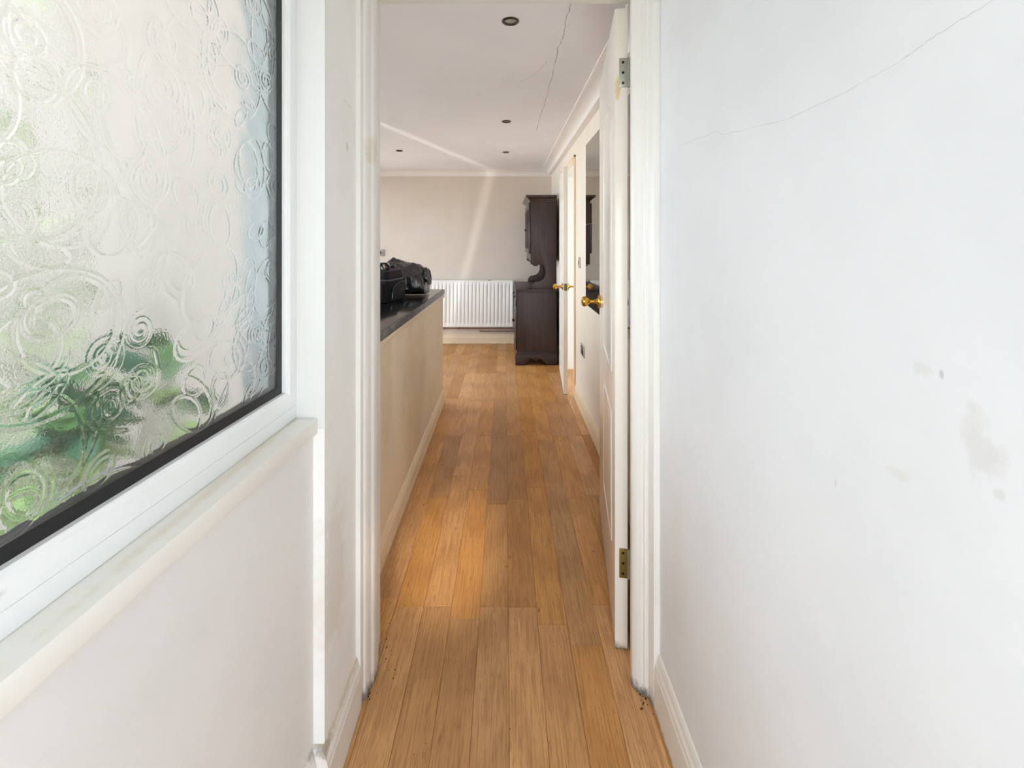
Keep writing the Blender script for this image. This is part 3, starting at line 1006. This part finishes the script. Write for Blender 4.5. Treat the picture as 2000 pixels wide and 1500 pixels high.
PX = -.516
y0, y1 = KY0 + .001, 3.72
mb = MB().hexa([(-1.10, y0, 0), (PX, y0, 0), (PX, y1, 0), (-1.10, y1, 0)],
               [(-1.10, y0, topz(y0) - .039), (PX, y0, topz(y0) - .039), (PX, y1, topz(y1) - .039), (-1.10, y1, topz(y1) - .039)])
struct(mb.build('wall_peninsula', M['half_wall'], bevel=.003), 'stained cream half wall under the black worktop', 'wall')
skirting('baseboard_peninsula', (PX, y0), (PX, y1 + .012), (1, 0), .015, .118, M['skirting_kitchen'], 'cream skirting along the half wall')
skirting('baseboard_peninsula_end', (PX + .012, y1), (-1.10, y1), (0, 1), .015, .118, M['skirting_kitchen'], 'cream skirting round the end of the half wall')
mb = MB()
for (za, zb, xo) in ((-.064, -.0395, .006),):
    mb.hexa([(PX, y0, topz(y0) + za), (PX + xo, y0, topz(y0) + za), (PX + xo, y1 + .006, topz(y1) + za), (PX, y1 + .006, topz(y1) + za)],
            [(PX, y0, topz(y0) + zb), (PX + xo, y0, topz(y0) + zb), (PX + xo, y1 + .006, topz(y1) + zb), (PX, y1 + .006, topz(y1) + zb)])
mb.lathe([(0, 0), (.010, .0), (.010, .022), (0, .022)], (PX + .004, y1 - .004, topz(y1) - .063), (0, 0, 1), 14)
struct(mb.build('trim_11', M['skirting_kitchen'], bevel=.0015), 'narrow cream bead under the worktop edge', 'trim')

wt = thing('worktop', (-.82, 2.6, topz(2.6) - .038), 'glossy black laminate worktop on the cream half wall', 'worktop')
ye = 3.765


def slab(xa, xb, ya, yb, dz0, dz1):
    return MB().hexa([(xa, ya, topz(ya) + dz0), (xb, ya, topz(ya) + dz0), (xb, yb, topz(yb) + dz0), (xa, yb, topz(yb) + dz0)],
                     [(xa, ya, topz(ya) + dz1), (xb, ya, topz(ya) + dz1), (xb, yb, topz(yb) + dz1), (xa, yb, topz(yb) + dz1)])


slab(-1.14, PX + .002, y0, ye - .004, -.038, 0).build('worktop_slab', M['worktop'], wt, bevel=.002)
e = slab(PX + .002, PX + .010, y0, ye - .004, -.037, -.001)
e2 = slab(-1.14, PX + .010, ye - .004, ye, -.037, -.001)
e.add(e2.v, e2.f)
e.build('edge_strip', M['worktop_edge'], wt, bevel=.002)

# things on the worktop ------------------------------------------------
zb = topz(2.93)
zb = topz(2.80)
bag = thing('camera_bag', (-.732, 2.80, zb + .002), 'boxy black nylon camera bag with top handle on the black worktop', 'bag')
bag.rotation_euler = (-math.atan2(.036, 1.92), 0, -math.atan2(.044, .26))
ORIGIN[bag.name] = (0, 0, 0)
BW, BDp, BH = .21, .262, .198        # local: x -BW..0, y 0..BDp


def rounded(x0, x1, y0, y1, z0, z1, r):
    pts = []
    for cx, cy, a0 in ((x1 - r, y0 + r, -90), (x1 - r, y1 - r, 0), (x0 + r, y1 - r, 90), (x0 + r, y0 + r, 180)):
        for k in range(6):
            a = math.radians(a0 + 18 * k)
            pts.append((cx + r * math.cos(a), cy + r * math.sin(a)))
    return MB().prism(pts, z0, z1, 'z')


rounded(-BW, 0, 0, BDp, 0, .138, .022).build('body', M['bag_fabric'], bag, bevel=.007)
rounded(-BW - .003, .003, -.003, BDp + .003, .134, .144, .024).build('zip_band', M['bag_trim'], bag, bevel=.003)
rounded(-BW + .004, -.004, .003, BDp - .012, .143, BH, .024).build('lid', M['bag_fabric'], bag, bevel=.012)
# side pocket with curved zip
pk = MB().prism([(.035, .012), (.235, .012), (.245, .030), (.245, .122), (.20, .122), (.10, .108), (.055, .088), (.040, .055)], -.002, .016, 'x')
pko = pk.build('pocket', M['bag_fabric'], bag, bevel=.006)
zp = [(.013, .036, .012), (.014, .041, .055), (.0145, .056, .090), (.0145, .10, .110), (.014, .17, .121), (.013, .243, .124)]
MB().tube(zp, .0028, 8).build('zip', M['bag_trim'], pko, smooth=60)
pz = MB().box(.014, .018, .030, .040, .028, .052).build('zip_puller', M['zip'], pko, bevel=.0015)
MB().tube([(.016, .035, .052), (.017, .035, .058), (.015, .037, .064)], .002, 6).build('zip_slider', M['zip'], pko, smooth=60)
# small unreadable printed mark: a rule and a short worn word
mk = MB().box(.016, .0165, .150, .1525, .048, .086)
for k, (a, hgt) in enumerate(((.170, .010), (.178, .008), (.186, .011), (.194, .008), (.202, .010), (.210, .012), (.218, .009))):
    mk.box(.016, .0165, a, a + .005, .066, .066 + hgt)
mk.build('print_mark', M['bag_text'], pko)
# side panel pocket on the camera-facing side
rounded(-BW + .02, -.025, -.010, .01, .015, .115, .009).build('front_pocket', M['bag_fabric'], bag, bevel=.006)
hp = []
for k in range(13):
    a = math.pi * k / 12
    hp.append((-.085 + .052 * math.cos(a), .06 + .11 * k / 12, BH - .004 + .050 * math.sin(a) ** .8))
hv = []; hf = []
for i, p in enumerate(hp):
    for dx, dz in ((-.004, -.012), (.004, -.012), (.004, .012), (-.004, .012)):
        hv.append((p[0] + dz * .9, p[1] + dz * .7, p[2] + dx))
    if i:
        b = i * 4
        hf += [(b - 4 + k, b - 4 + (k + 1) % 4, b + (k + 1) % 4, b + k) for k in range(4)]
MB().add(hv, hf + [(3, 2, 1, 0), (len(hv) - 4, len(hv) - 3, len(hv) - 2, len(hv) - 1)]).build('handle', M['bag_fabric'], bag, bevel=.002)
tv = MB().tube([(-.036, .068, BH - .004), (-.046, .075, BH + .018), (-.064, .085, BH + .034)], [.009, .0095, .008], 8)
tv.build('handle_end', M['tan'], bag, smooth=50)

# bin bag
zb = topz(3.42)
bb = thing('bin_bag', (-.80, 3.42, zb), 'crumpled shiny black bin bag slumped behind the camera bag', 'bag')
cols = [(-1.12, .03), (-1.08, .10), (-1.00, .17), (-.96, .192), (-.915, .232), (-.845, .272), (-.80, .258), (-.762, .245), (-.715, .242), (-.672, .228), (-.640, .222), (-.618, .205), (-.602, .165), (-.595, .10), (-.592, .03)]
ca = np.array([c[0] for c in cols]); ch = np.array([c[1] for c in cols])
NA, NB = 110, 96
vs = []
for i in range(NA):
    a = i / (NA - 1)
    # denser near the ends
    X = -1.12 + (.528) * (.5 - .5 * math.cos(math.pi * a)) * 1.0
    Hh = float(np.interp(X, ca, ch)); D = .135 * min(1, (Hh / .12)) ** .5 + .002
    for k in range(NB):
        tt = 2 * math.pi * k / NB
        cy, cz = math.cos(tt), math.sin(tt)
        yy = D * math.copysign(abs(cy) ** .75, cy) * (1.0 if cz < 0 else (1 - .35 * cz))
        zz = Hh * (.5 + .5 * math.copysign(abs(cz) ** (.7 if cz > 0 else .28), cz))
        p = Vector((X, 3.42 + yy + .03 * math.sin(X * 9), zz))
        q_ = p * 9.0 + Vector((3.1, 1.7, 0))
        d, _ = noise.voronoi(q_ + Vector((noise.noise(p * 6), noise.noise(p * 6 + Vector((9, 0, 0))), 0)) * .6)
        d2, _ = noise.voronoi(p * 21.0)
        fold = (d[1] - d[0]) * .036 + (d2[1] - d2[0]) * .008 - .015
        nrm = Vector((.25, yy / D, (zz / max(Hh, .01) - .5) * 1.5)).normalized()
        amp = min(1, zz / .03)
        p += nrm * fold * amp
        p.z = max(p.z, .0015)
        vs.append((p.x, p.y, p.z + zb))
fs = [(i * NB + k, i * NB + (k + 1) % NB, (i + 1) * NB + (k + 1) % NB, (i + 1) * NB + k) for i in range(NA - 1) for k in range(NB)]
fs += [tuple(range(NB))[::-1], tuple(range((NA - 1) * NB, NA * NB))]
MB().add(vs, fs).build('bag_body', M['bin_bag'], bb, smooth=42)
# knotted neck lolling to the right
nk = MB()
vs = []; NA2, NB2 = 26, 28
for i in range(NA2):
    a = i / (NA2 - 1)
    c = Vector((-.625 + .065 * a, 3.41 - .02 * a, zb + .098 + .050 * math.sin(a * 2.3) - .12 * max(0, a - .45) ** 1.2))
    r = .052 * (.35 + .65 * math.sin(math.pi * (.18 + .80 * a))) * (1 if a < .9 else (1 - (a - .9) * 8))
    for k in range(NB2):
        tt = 2 * math.pi * k / NB2
        pl = 1 + .16 * math.sin(tt * 7 + a * 5) + .10 * math.sin(tt * 3 + a * 9)
        vs.append((c.x + r * .25 * math.cos(tt) * pl, c.y + r * math.cos(tt) * pl, c.z + r * math.sin(tt) * pl))
fs = [(i * NB2 + k, i * NB2 + (k + 1) % NB2, (i + 1) * NB2 + (k + 1) % NB2, (i + 1) * NB2 + k) for i in range(NA2 - 1) for k in range(NB2)]
fs += [tuple(range(NB2))[::-1], tuple(range((NA2 - 1) * NB2, NA2 * NB2))]
MB().add(vs, fs).build('bag_neck', M['bin_bag'], bb, smooth=50)

# scrap of light blue cloth showing past the jamb
zc = topz(2.62)
vs = []; n1, n2 = 16, 22
for i in range(n1):
    a = math.pi * i / (n1 - 1)
    for k in range(n2):
        tt = 2 * math.pi * k / n2
        r = .052 * math.sin(a) * (1 + .18 * math.sin(3 * tt + 2 * a) + .1 * math.sin(7 * tt)) + .001
        vs.append((-.790 + r * math.cos(tt) , 2.63 + r * 1.2 * math.sin(tt), zc + .001 + .050 - .050 * math.cos(a)))
fs = [(i * n2 + k, i * n2 + (k + 1) % n2, (i + 1) * n2 + (k + 1) % n2, (i + 1) * n2 + k) for i in range(n1 - 1) for k in range(n2)]
fs += [tuple(range(n2))[::-1], tuple(range((n1 - 1) * n2, n1 * n2))]
tag(MB().add(vs, fs).build('cleaning_cloth', M['blue_cloth'], smooth=60), 'light blue crumpled cloth mostly hidden behind the left door jamb', 'cloth')

# ------------------------------------------------------------------ radiator
RX0, RX1, RZ0, RZ1, RY = -1.10, .100, .232, .822, 5.752
rad = thing('radiator', (-.5, KY1 - .05, RZ0), 'white fluted panel radiator on the far wall', 'radiator')
pitch = .0476
xs_ = []
x = RX1 - .042
gro = []
while x > RX0 + .02:
    gro.append(x); x -= pitch
gro = gro[::-1]
px_ = [(RX0, 0), (RX0 + .006, 1)]
for g_ in gro:
    px_ += [(g_ - .010, 1), (g_ - .005, .75), (g_ - .0025, .0), (g_ + .0025, .0), (g_ + .005, .75), (g_ + .010, 1)]
px_ += [(RX1 - .006, 1), (RX1, 0)]
px_ = sorted(set(px_))
rows = [(RZ0, 0), (RZ0 + .005, 1), (RZ0 + .052, 1), (RZ0 + .060, 2), (RZ1 - .050, 2), (RZ1 - .042, 1), (RZ1 - .005, 1), (RZ1, 0)]
vs = []
for z, kind in rows:
    for x, d in px_:
        edge = 0 if x in (RX0, RX1) else 1
        if kind == 0:
            dep = .0
        elif kind == 1:
            dep = .010 * edge
        else:
            dep = (.010 + (-.006 + .010 * d)) * edge
        vs.append((x, RY - dep + .010, z))
nc = len(px_)
fs = [(i * nc + k, i * nc + k + 1, (i + 1) * nc + k + 1, (i + 1) * nc + k) for i in range(len(rows) - 1) for k in range(nc - 1)]
MB().add(vs, fs).build('front_panel', M['radiator'], rad, smooth=50, fix=False)
MB().box(RX0, RX1, RY + .011, RY + .020, RZ0, RZ1).build('back_panel', M['radiator'], rad)
tg = MB().box(RX0, RX1, RY + .008, RY + .012, RZ1 - .012, RZ1 + .004).box(RX0, RX1, RY + .066, RY + .070, RZ1 - .012, RZ1 + .004)
for k in range(40):
    xx = RX0 + .01 + k * (RX1 - RX0 - .02) / 39
    tg.box(xx - .004, xx + .004, RY + .012, RY + .066, RZ1 - .002, RZ1 + .002)
tg.build('top_grille', M['radiator'], rad)
MB().box(RX1 - .002, RX1 + .001, RY + .006, RY + .07, RZ0 + .01, RZ1 + .004).build('side_panel', M['radiator'], rad)
MB().box(RX0 - .001, RX0 + .002, RY + .006, RY + .07, RZ0 + .01, RZ1 + .004).build('side_panel', M['radiator'], rad)
for xx in (-.95, -.05):
    MB().box(xx - .02, xx + .02, RY + .070, KY1, RZ0 + .05, RZ1 - .05).build('bracket', M['radiator'], rad)
MB().tube([(RX1 - .0, RY + .04, RZ0 + .03), (RX1 + .03, RY + .04, RZ0 + .03), (RX1 + .035, RY + .04, RZ0 - .02)], .009, 8).build('valve', M['chrome'], rad, smooth=40)
MB().box(-.215, -.188, RY + .03, RY + .05, RZ1 + .004, RZ1 + .009).build('vent_key', M['dark_metal'], rad, bevel=.001)
zp1 = CAMH - (642 - CY) / F * 5.81
zp2 = CAMH - (647 - CY) / F * 5.81
pp = thing('heating_pipe', (-.4, 5.81, zp1), 'long painted copper pipe running below the radiator', 'pipe')
MB().tube([(-1.6, 5.815, zp1), (.135, 5.815, zp1)], .008, 10).build('pipe_run', M['pipe'], pp, smooth=40)
for xx in (-1.2, -.6, -.05):
    MB().box(xx - .006, xx + .006, 5.815, KY1, zp1 - .011, zp1 + .011).build('pipe_clip', M['pipe'], pp)
p2 = thing('heating_pipe', (-.1, 5.81, zp2), 'shorter pipe stub below the long pipe near the dresser', 'pipe')
MB().tube([(-.335, 5.845, zp2), (-.325, 5.815, zp2 + .001), (-.30, 5.812, zp2), (.14, 5.812, zp2)], .0075, 10).build('pipe_run', M['pipe'], p2, smooth=40)
MB().tube([(.01, 5.842, .135), (.06, 5.838, zp2 + .005)], .002, 6).build('earth_wire', M['pipe'], p2)

# ------------------------------------------------------------------ dresser
DY0, DY1 = 4.849, 5.72
q = lambda px, py: ((px - CX) / F * DY0, CAMH - (py - CY) / F * DY0)
dr = thing('welsh_dresser', (.33, 5.28, 0), 'tall dark brown wooden dresser with glazed top in the far corner', 'dresser')
DT = .8155
# base
MB().box(.127, .551, DY0, DY0 + .018, .125, DT - .026).build('side_panel', M['oak'], dr, bevel=.001)
MB().box(.127, .551, DY1 - .018, DY1, .125, DT - .026).build('side_panel', M['oak'], dr, bevel=.001)
MB().box(.135, .545, DY0 + .018, DY1 - .018, .125, .143).build('bottom_board', M['oak_y'], dr)
MB().box(.540, .551, DY0 + .018, DY1 - .018, .125, DT - .026).build('back_board', M['oak'], dr)
fr_ = MB().box(.127, .145, DY0 + .018, DY0 + .05, .125, DT - .026).box(.127, .145, DY1 - .05, DY1 - .018, .125, DT - .026)
fr_.box(.127, .145, DY0 + .05, DY1 - .05, .125, .15).box(.127, .145, DY0 + .05, DY1 - .05, .632, .65).box(.127, .145, DY0 + .05, DY1 - .05, DT - .045, DT - .026)
fr_.box(.127, .145, 5.275, 5.295, .15, .632).box(.127, .145, 5.275, 5.295, .65, DT - .045)
fr_.build('face_frame', M['oak_y'], dr)
pf = [(.113, DT - .026), (.113, DT - .020), (.108, DT - .012), (.108, DT - .006), (.114, DT), (.558, DT), (.558, DT - .026)]
MB().prism(pf, DY0 - .014, DY1 + .012, 'y').build('top_board', M['oak_x'], dr, bevel=.003)
mid = 5.285
for (a, b) in ((DY0 + .04, mid - .006), (mid + .006, DY1 - .04)):
    d_ = MB().box(.113, .1268, a, b, .655, DT - .040).build('drawer', M['oak_y'], dr, bevel=.004)
    c = (a + b) / 2
    MB().box(.110, .1135, c - .055, c + .055, .700, .728).build('handle_plate', M['dark_metal'], d_, bevel=.002)
    MB().tube([(.111, c - .04, .716), (.098, c - .038, .708), (.094, c, .690), (.098, c + .038, .708), (.111, c + .04, .716)], .0035, 8).build('drop_handle', M['dark_metal'], d_, smooth=50)
    dd = MB().box(.111, .1268, a, b, .152, .630).build('cupboard_door', M['oak_y'], dr, bevel=.003)
    rp = ring_moulding(MB(), arch_path(a + .055, b - .055, .21, .53, .035), [(0, 0), (.006, .004), (.012, .001), (.018, -.0005), (.030, .005), (.035, .0055)], -1, .111)
    rp.build('raised_panel', M['oak_y'], dd, smooth=30)
    ks = b - .03 if b < 5.4 else a + .03
    MB().lathe([(.012, 0), (.006, .006), (.006, .012), (.013, .018), (.014, .024), (.008, .029), (0, .030)], (.111, ks, .405), (-1, 0, 0), 14).build('knob', M['dark_metal'], dd, smooth=50)
# plinth with scalloped bracket feet
mz0, mz1 = .105, .140
prf = [(.551, mz1), (.124, mz1), (.121, mz1 - .006), (.124, mz1 - .012), (.118, mz1 - .018), (.116, mz1 - .030), (.112, mz0), (.551, mz0)]
mo = MB().prism(prf, DY0 - .004, DY1 + .004, 'y')
mo.build('plinth_moulding', M['oak_y'], dr)
MB().box(.124, .552, DY0 - .0085, DY0 - .003, mz1 - .010, mz1).box(.118, .552, DY0 - .013, DY0 - .003, mz0, mz1 - .016).build('side_moulding', M['oak_x'], dr, bevel=.002)


def scallop(a, b, top, c0, c1, apex):
    """bracket foot board outline along one axis: (pos, z)"""
    m_ = (c0 + c1) / 2; w_ = (c1 - c0) / 2
    pts = [(a, 0.0005), (c0, 0.0005), (c0 + .06 * w_, .018), (c0 + .22 * w_, .034), (c0 + .38 * w_, .056), (c0 + .55 * w_, apex), (c0 + .72 * w_, apex - .006), (m_ - .16 * w_, apex - .022), (m_, apex - .028)]
    pts += [(2 * m_ - p, z) for p, z in pts[::-1][1:-1]]
    pts += [(b, 0.0005), (b, top), (a, top)]
    return pts


MB().prism(scallop(.108, .556, mz0, .215, .440, .070), DY0 - .016, DY0 + .004, 'y').build('bracket_foot', M['oak_x'], dr, bevel=.002)
MB().prism(scallop(.120, .556, mz0, .215, .440, .070), DY1 - .01, DY1 + .008, 'y').build('bracket_foot', M['oak_x'], dr)
MB().prism(scallop(DY0 - .012, DY1 + .006, mz0, 5.02, 5.56, .070), .108, .124, 'x').build('bracket_foot', M['oak_y'], dr, bevel=.002)
# hutch sides with the C-shaped cut-out
side = [(1037, 382), (1087, 382), (1087, 565), (1038.6, 565), (1039.5, 558), (1042, 553.5), (1046, 550.8), (1051, 550.2), (1057, 548.5), (1061.5, 545), (1064.6, 540.5), (1066.3, 534),
        (1066, 528), (1064.8, 522), (1062.6, 518), (1059.6, 515.6), (1056.5, 515.2), (1053.6, 516.2), (1051.4, 517.8), (1049.4, 519.4), (1045.5, 520.2), (1042, 519), (1039.5, 517), (1037, 516)]
sp2 = [q(*p) for p in side]
for (a, b) in ((DY0 + .002, DY0 + .020), (DY1 - .020, DY1 - .002)):
    MB().prism(sp2, a, b, 'y').build('hutch_side', M['oak'], dr, bevel=.0012)
hx0 = q(1037, 0)[0]
MB().box(.544, .550, DY0 + .02, DY1 - .02, 1.10, 1.815).build('hutch_back', M['oak'], dr)
MB().box(hx0 + .005, .544, DY0 + .02, DY1 - .02, 1.175, 1.193).build('hutch_shelf', M['oak_y'], dr)
MB().box(hx0 + .03, .544, DY0 + .02, DY1 - .02, 1.46, 1.475).build('hutch_shelf', M['oak_y'], dr)
MB().box(hx0 + .005, .552, DY0 + .002, DY1 - .002, 1.806, 1.822).build('hutch_top', M['oak_y'], dr)
ap = [(DY0 + .02, 1.19), (DY0 + .02, 1.085)]
for k in range(1, 20):
    f_ = k / 20
    ap.append((DY0 + .02 + f_ * (DY1 - DY0 - .04), 1.085 + .045 * abs(math.sin(f_ * math.pi * 3)) ** .7))
ap += [(DY1 - .02, 1.085), (DY1 - .02, 1.19)]
MB().prism(ap, hx0 - .004, hx0 + .012, 'x').build('apron', M['oak_y'], dr)
for (a, b, near) in ((DY0 + .016, mid - .003, 1), (mid + .003, DY1 - .016, 0)):
    x0_, x1_ = hx0 - .024, hx0 - .002
    fr_ = MB().box(x0_, x1_, a, a + .048, 1.200, 1.745).box(x0_, x1_, b - .048, b, 1.200, 1.745).box(x0_, x1_, a + .048, b - .048, 1.200, 1.250)
    top = [(a + .048, 1.745), (a + .048, 1.655)]
    for k in range(1, 12):
        top.append((a + .048 + (b - a - .096) * k / 12, 1.655 + .045 * math.sin(math.pi * k / 12)))
    top += [(b - .048, 1.655), (b - .048, 1.745)]
    fr_.prism(top, x0_, x1_, 'x')
    df = fr_.build('glazed_door', M['oak_y'], dr, bevel=.002)
    MB().box(x0_ + .009, x0_ + .013, a + .045, b - .045, 1.245, 1.71).build('pane', M['dresser_glass'], df)
    lead = MB()
    c = (a + b) / 2
    lead.box(x0_ + .006, x0_ + .016, c - .005, c + .005, 1.25, 1.70).box(x0_ + .006, x0_ + .016, a + .048, b - .048, 1.455, 1.465)
    lead.build('glazing_bar', M['oak_y'], df)
    ks = b - .024 if near else a + .024
    MB().lathe([(.011, 0), (.006, .005), (.006, .010), (.012, .015), (.013, .021), (.007, .026), (0, .027)], (x0_, ks, 1.46), (-1, 0, 0), 14).build('knob', M['dark_metal'], df, smooth=50)
# crown moulding swept round front and both ends
cr = [(0, 1.752), (.006, 1.757), (.006, 1.768), (.014, 1.776), (.024, 1.790), (.038, 1.802), (.044, 1.806), (.044, 1.827), (0, 1.827)]
vs = []
for (cx_, cy_, sx_, sy_) in ((.552, DY0 + .002, 0, -1), (hx0, DY0 + .002, -1, -1), (hx0, DY1 - .002, -1, 1), (.552, DY1 - .002, 0, 1)):
    for o_, z in cr:
        vs.append((cx_ + sx_ * o_ * 1.25, cy_ + sy_ * o_, z))
n_ = len(cr)
fs = [tuple(range(n_)), tuple(range(3 * n_, 4 * n_))]
for c in range(3):
    for k in range(n_):
        fs.append((c * n_ + k, c * n_ + (k + 1) % n_, (c + 1) * n_ + (k + 1) % n_, (c + 1) * n_ + k))
MB().add(vs, fs).build('crown_moulding', M['oak_y'], dr)
# little dark wedge lying on top
tag(MB().prism([(.455, 1.8275), (.475, 1.8275), (.474, 1.848), (.468, 1.840)], 5.02, 5.05, 'y').build('wedge', M['dark_metal']), 'tiny grey wedge lying on top of the dresser', 'wedge')

# ------------------------------------------------------------------ wall fittings
mt = thing('mirror', (KX1, 2.75, .872), 'wall mirror of square tiles on the right kitchen wall behind the open door', 'mirror')
T = .2947
for iy in range(4):
    for iz in range(4):
        y1_ = 3.34 - iy * T; z0_ = .872 + iz * T
        jit = random.uniform(-.0004, .0004)
        m_ = MB().hexa([(KX1 - .004 + jit, y1_ - T + .0006, z0_ + .0006), (KX1 - .0005, y1_ - T + .0006, z0_ + .0006), (KX1 - .0005, y1_ - .0006, z0_ + .0006), (KX1 - .004 - jit, y1_ - .0006, z0_ + .0006)],
                       [(KX1 - .004 + jit, y1_ - T + .0006, z0_ + T - .0006), (KX1 - .0005, y1_ - T + .0006, z0_ + T - .0006), (KX1 - .0005, y1_ - .0006, z0_ + T - .0006), (KX1 - .004 - jit, y1_ - .0006, z0_ + T - .0006)])
        m_.build('mirror_tile', M['mirror'], mt)

sw = thing('light_switch', (KX1, 3.62, 1.165), 'small chrome light switch on the right wall between side door and mirror', 'light switch')
MB().box(KX1 - .009, KX1 - .0003, 3.578, 3.662, 1.123, 1.209).build('plate', M['chrome'], sw, bevel=.002)
MB().box(KX1 - .013, KX1 - .008, 3.610, 3.630, 1.152, 1.180).build('rocker', M['black'], sw, bevel=.002)
so = thing('socket', (KX1, 3.47, .497), 'chrome power socket low on the right kitchen wall', 'socket')
MB().box(KX1 - .009, KX1 - .0003, 3.395, 3.545, .454, .540).build('plate', M['chrome'], so, bevel=.002)
MB().box(KX1 - .012, KX1 - .008, 3.420, 3.520, .466, .506).build('insert', M['black'], so, bevel=.002)
for yy in (3.44, 3.50):
    MB().box(KX1 - .014, KX1 - .008, yy - .008, yy + .008, .512, .530).build('rocker', M['black'], so, bevel=.002)
c = P(743.5, 493.5, KY1)
fs_ = thing('light_switch', c, 'square chrome switch plate with black rocker on the far wall above the bin bag', 'light switch')
MB().box(c.x - .050, c.x + .050, KY1 - .009, KY1 - .0003, c.z - .045, c.z + .045).build('plate', M['chrome'], fs_, bevel=.003)
MB().box(c.x - .010, c.x + .010, KY1 - .013, KY1 - .008, c.z - .018, c.z + .018).build('rocker', M['black'], fs_, bevel=.002)
for sx_ in (-1, 1):
    MB().lathe([(.0045, 0), (.004, .0015), (0, .001)], (c.x + sx_ * .030, KY1 - .009, c.z), (0, -1, 0), 10).build('screw', M['steel'], fs_)

# downlights
spots = [(997, 41, 'nearest bronze downlight in the kitchen ceiling, its lens visible'), (989, 237, 'second bronze downlight, midway along the kitchen ceiling'),
         (988, 297, 'small bronze downlight nearest the far wall, in line with the two before it'), (780, 294, 'bronze downlight standing apart on the left of the ceiling')]
for px, py, lab in spots:
    Y = F * (KZ - CAMH) / (CY - py)
    c = Vector(((px - CX) / F * Y, Y, KZ))
    r0 = thing('downlight', c, lab, 'downlight', 'recessed downlights in the kitchen ceiling')
    MB().lathe([(.024, -.0002), (.036, -.0002), (.0362, .0025), (.033, .0055), (.0285, .0065), (.0265, .0045), (.0235, .003), (.0215, .0004)], c, (0, 0, -1), 32).build('bezel', M['bronze'], r0, smooth=40)
    MB().lathe([(.0, .0012), (.012, .0016), (.020, .0008), (.0215, .0003), (.0, .0002)], c, (0, 0, -1), 24).build('lens', M['lamp_glass'], r0, smooth=60)

# ------------------------------------------------------------------ cracks and grit


def jitter(pts, n, amt):
    out = []
    for a, b in zip(pts[:-1], pts[1:]):
        a, b = Vector(a), Vector(b)
        for k in range(n):
            p = a.lerp(b, k / n)
            if k or out:
                p = p + Vector([random.uniform(-amt, amt) for _ in range(3)])
            out.append(p)
    out.append(Vector(pts[-1]))
    return out


pts = [rw(*p) for p in ((1322, 287), (1400, 257), (1412, 263), (1540, 232), (1660, 176), (1760, 118), (1830, 68), (1940, 0), (1990, -40))]
pts = [Vector((HR, p.y, p.z)) for p in jitter(pts, 9, .0009)]
MB().ribbon(pts, .00035, (-1, 0, 0)).build('crack', M['crack_light'], hr, fix=False)


def cpt(px, py):
    Y = F * (KZ - CAMH) / (CY - py)
    return Vector(((px - CX) / F * Y, Y, KZ))


pts = [cpt(*p) for p in ((1116, -20), (1113, 14), (1105, 40), (1103, 58), (1099, 76), (1090, 92), (1078, 150), (1064, 205), (1058, 216), (1047, 256))]
pts = [Vector((p.x, p.y, KZ)) for p in jitter(pts, 7, .004)]
MB().ribbon(pts, .0014, (0, 0, -1)).build('crack', M['crack'], kc, fix=False)
pts = [Vector((p.x, p.y, KZ)) for p in jitter([cpt(*p) for p in ((1068, 118), (1050, 140), (1035, 153), (1015, 160))], 6, .005)]
MB().ribbon(pts, .0007, (0, 0, -1)).build('crack', M['crack'], kc, fix=False)
pr_ = lambda px, py: (HP, -HP * F / (CX - px), CAMH - (py - CY) * -HP / (CX - px))
pier = bpy.data.objects['wall_pier']
for k_, path in enumerate((((671, 193), (673, 199), (675, 198), (680, 205), (685, 211)), ((692, 240), (691, 262), (692, 285)), ((661, 790), (655, 808), (648, 826), (643, 838), (638, 862), (635, 892)))):
    pts = [Vector((HP, p.y, p.z)) for p in jitter([pr_(*p) for p in path], 5, .0006)]
    MB().ribbon(pts, .0005 if k_ < 2 else .0003, (1, 0, 0)).build('crack', M['crack'] if k_ < 2 else M['crack_light'], pier, fix=False)
gr = MB()
for k in range(46):
    if k < 26:
        px, py = random.gauss(748, 12), random.uniform(1180, 1330)
    else:
        px, py = random.uniform(760, 1180), random.uniform(800, 1480)
    Y = CAMH * F / (py - CY); X = (px - CX) / F * Y
    if X < -.39 and Y < 1.45: continue
    r = random.uniform(.0008, .0022) if k < 26 else random.uniform(.0006, .0014)
    gr.lathe([(r, 0), (r * .8, r * .7), (0, r)], (X, Y, .0006), (0, 0, 1), 6)
for k in range(26):    # dirt swept against the feet of the door frame
    s_ = random.choice((-1, 1))
    X = .40 + random.uniform(-.012, .022) if s_ > 0 else -.408 + random.uniform(-.006, .010)
    Y = 1.30 + random.uniform(-.02, .06) if s_ > 0 else 1.36 + random.uniform(-.04, .03)
    r = random.uniform(.001, .003)
    gr.lathe([(r, 0), (r * .8, r * .7), (0, r)], (X, Y, .0006), (0, 0, 1), 6)
tag(gr.build('grit', M['grit'], floor), kind='stuff')
print('planks', n_planks, 'objects', len(bpy.data.objects))
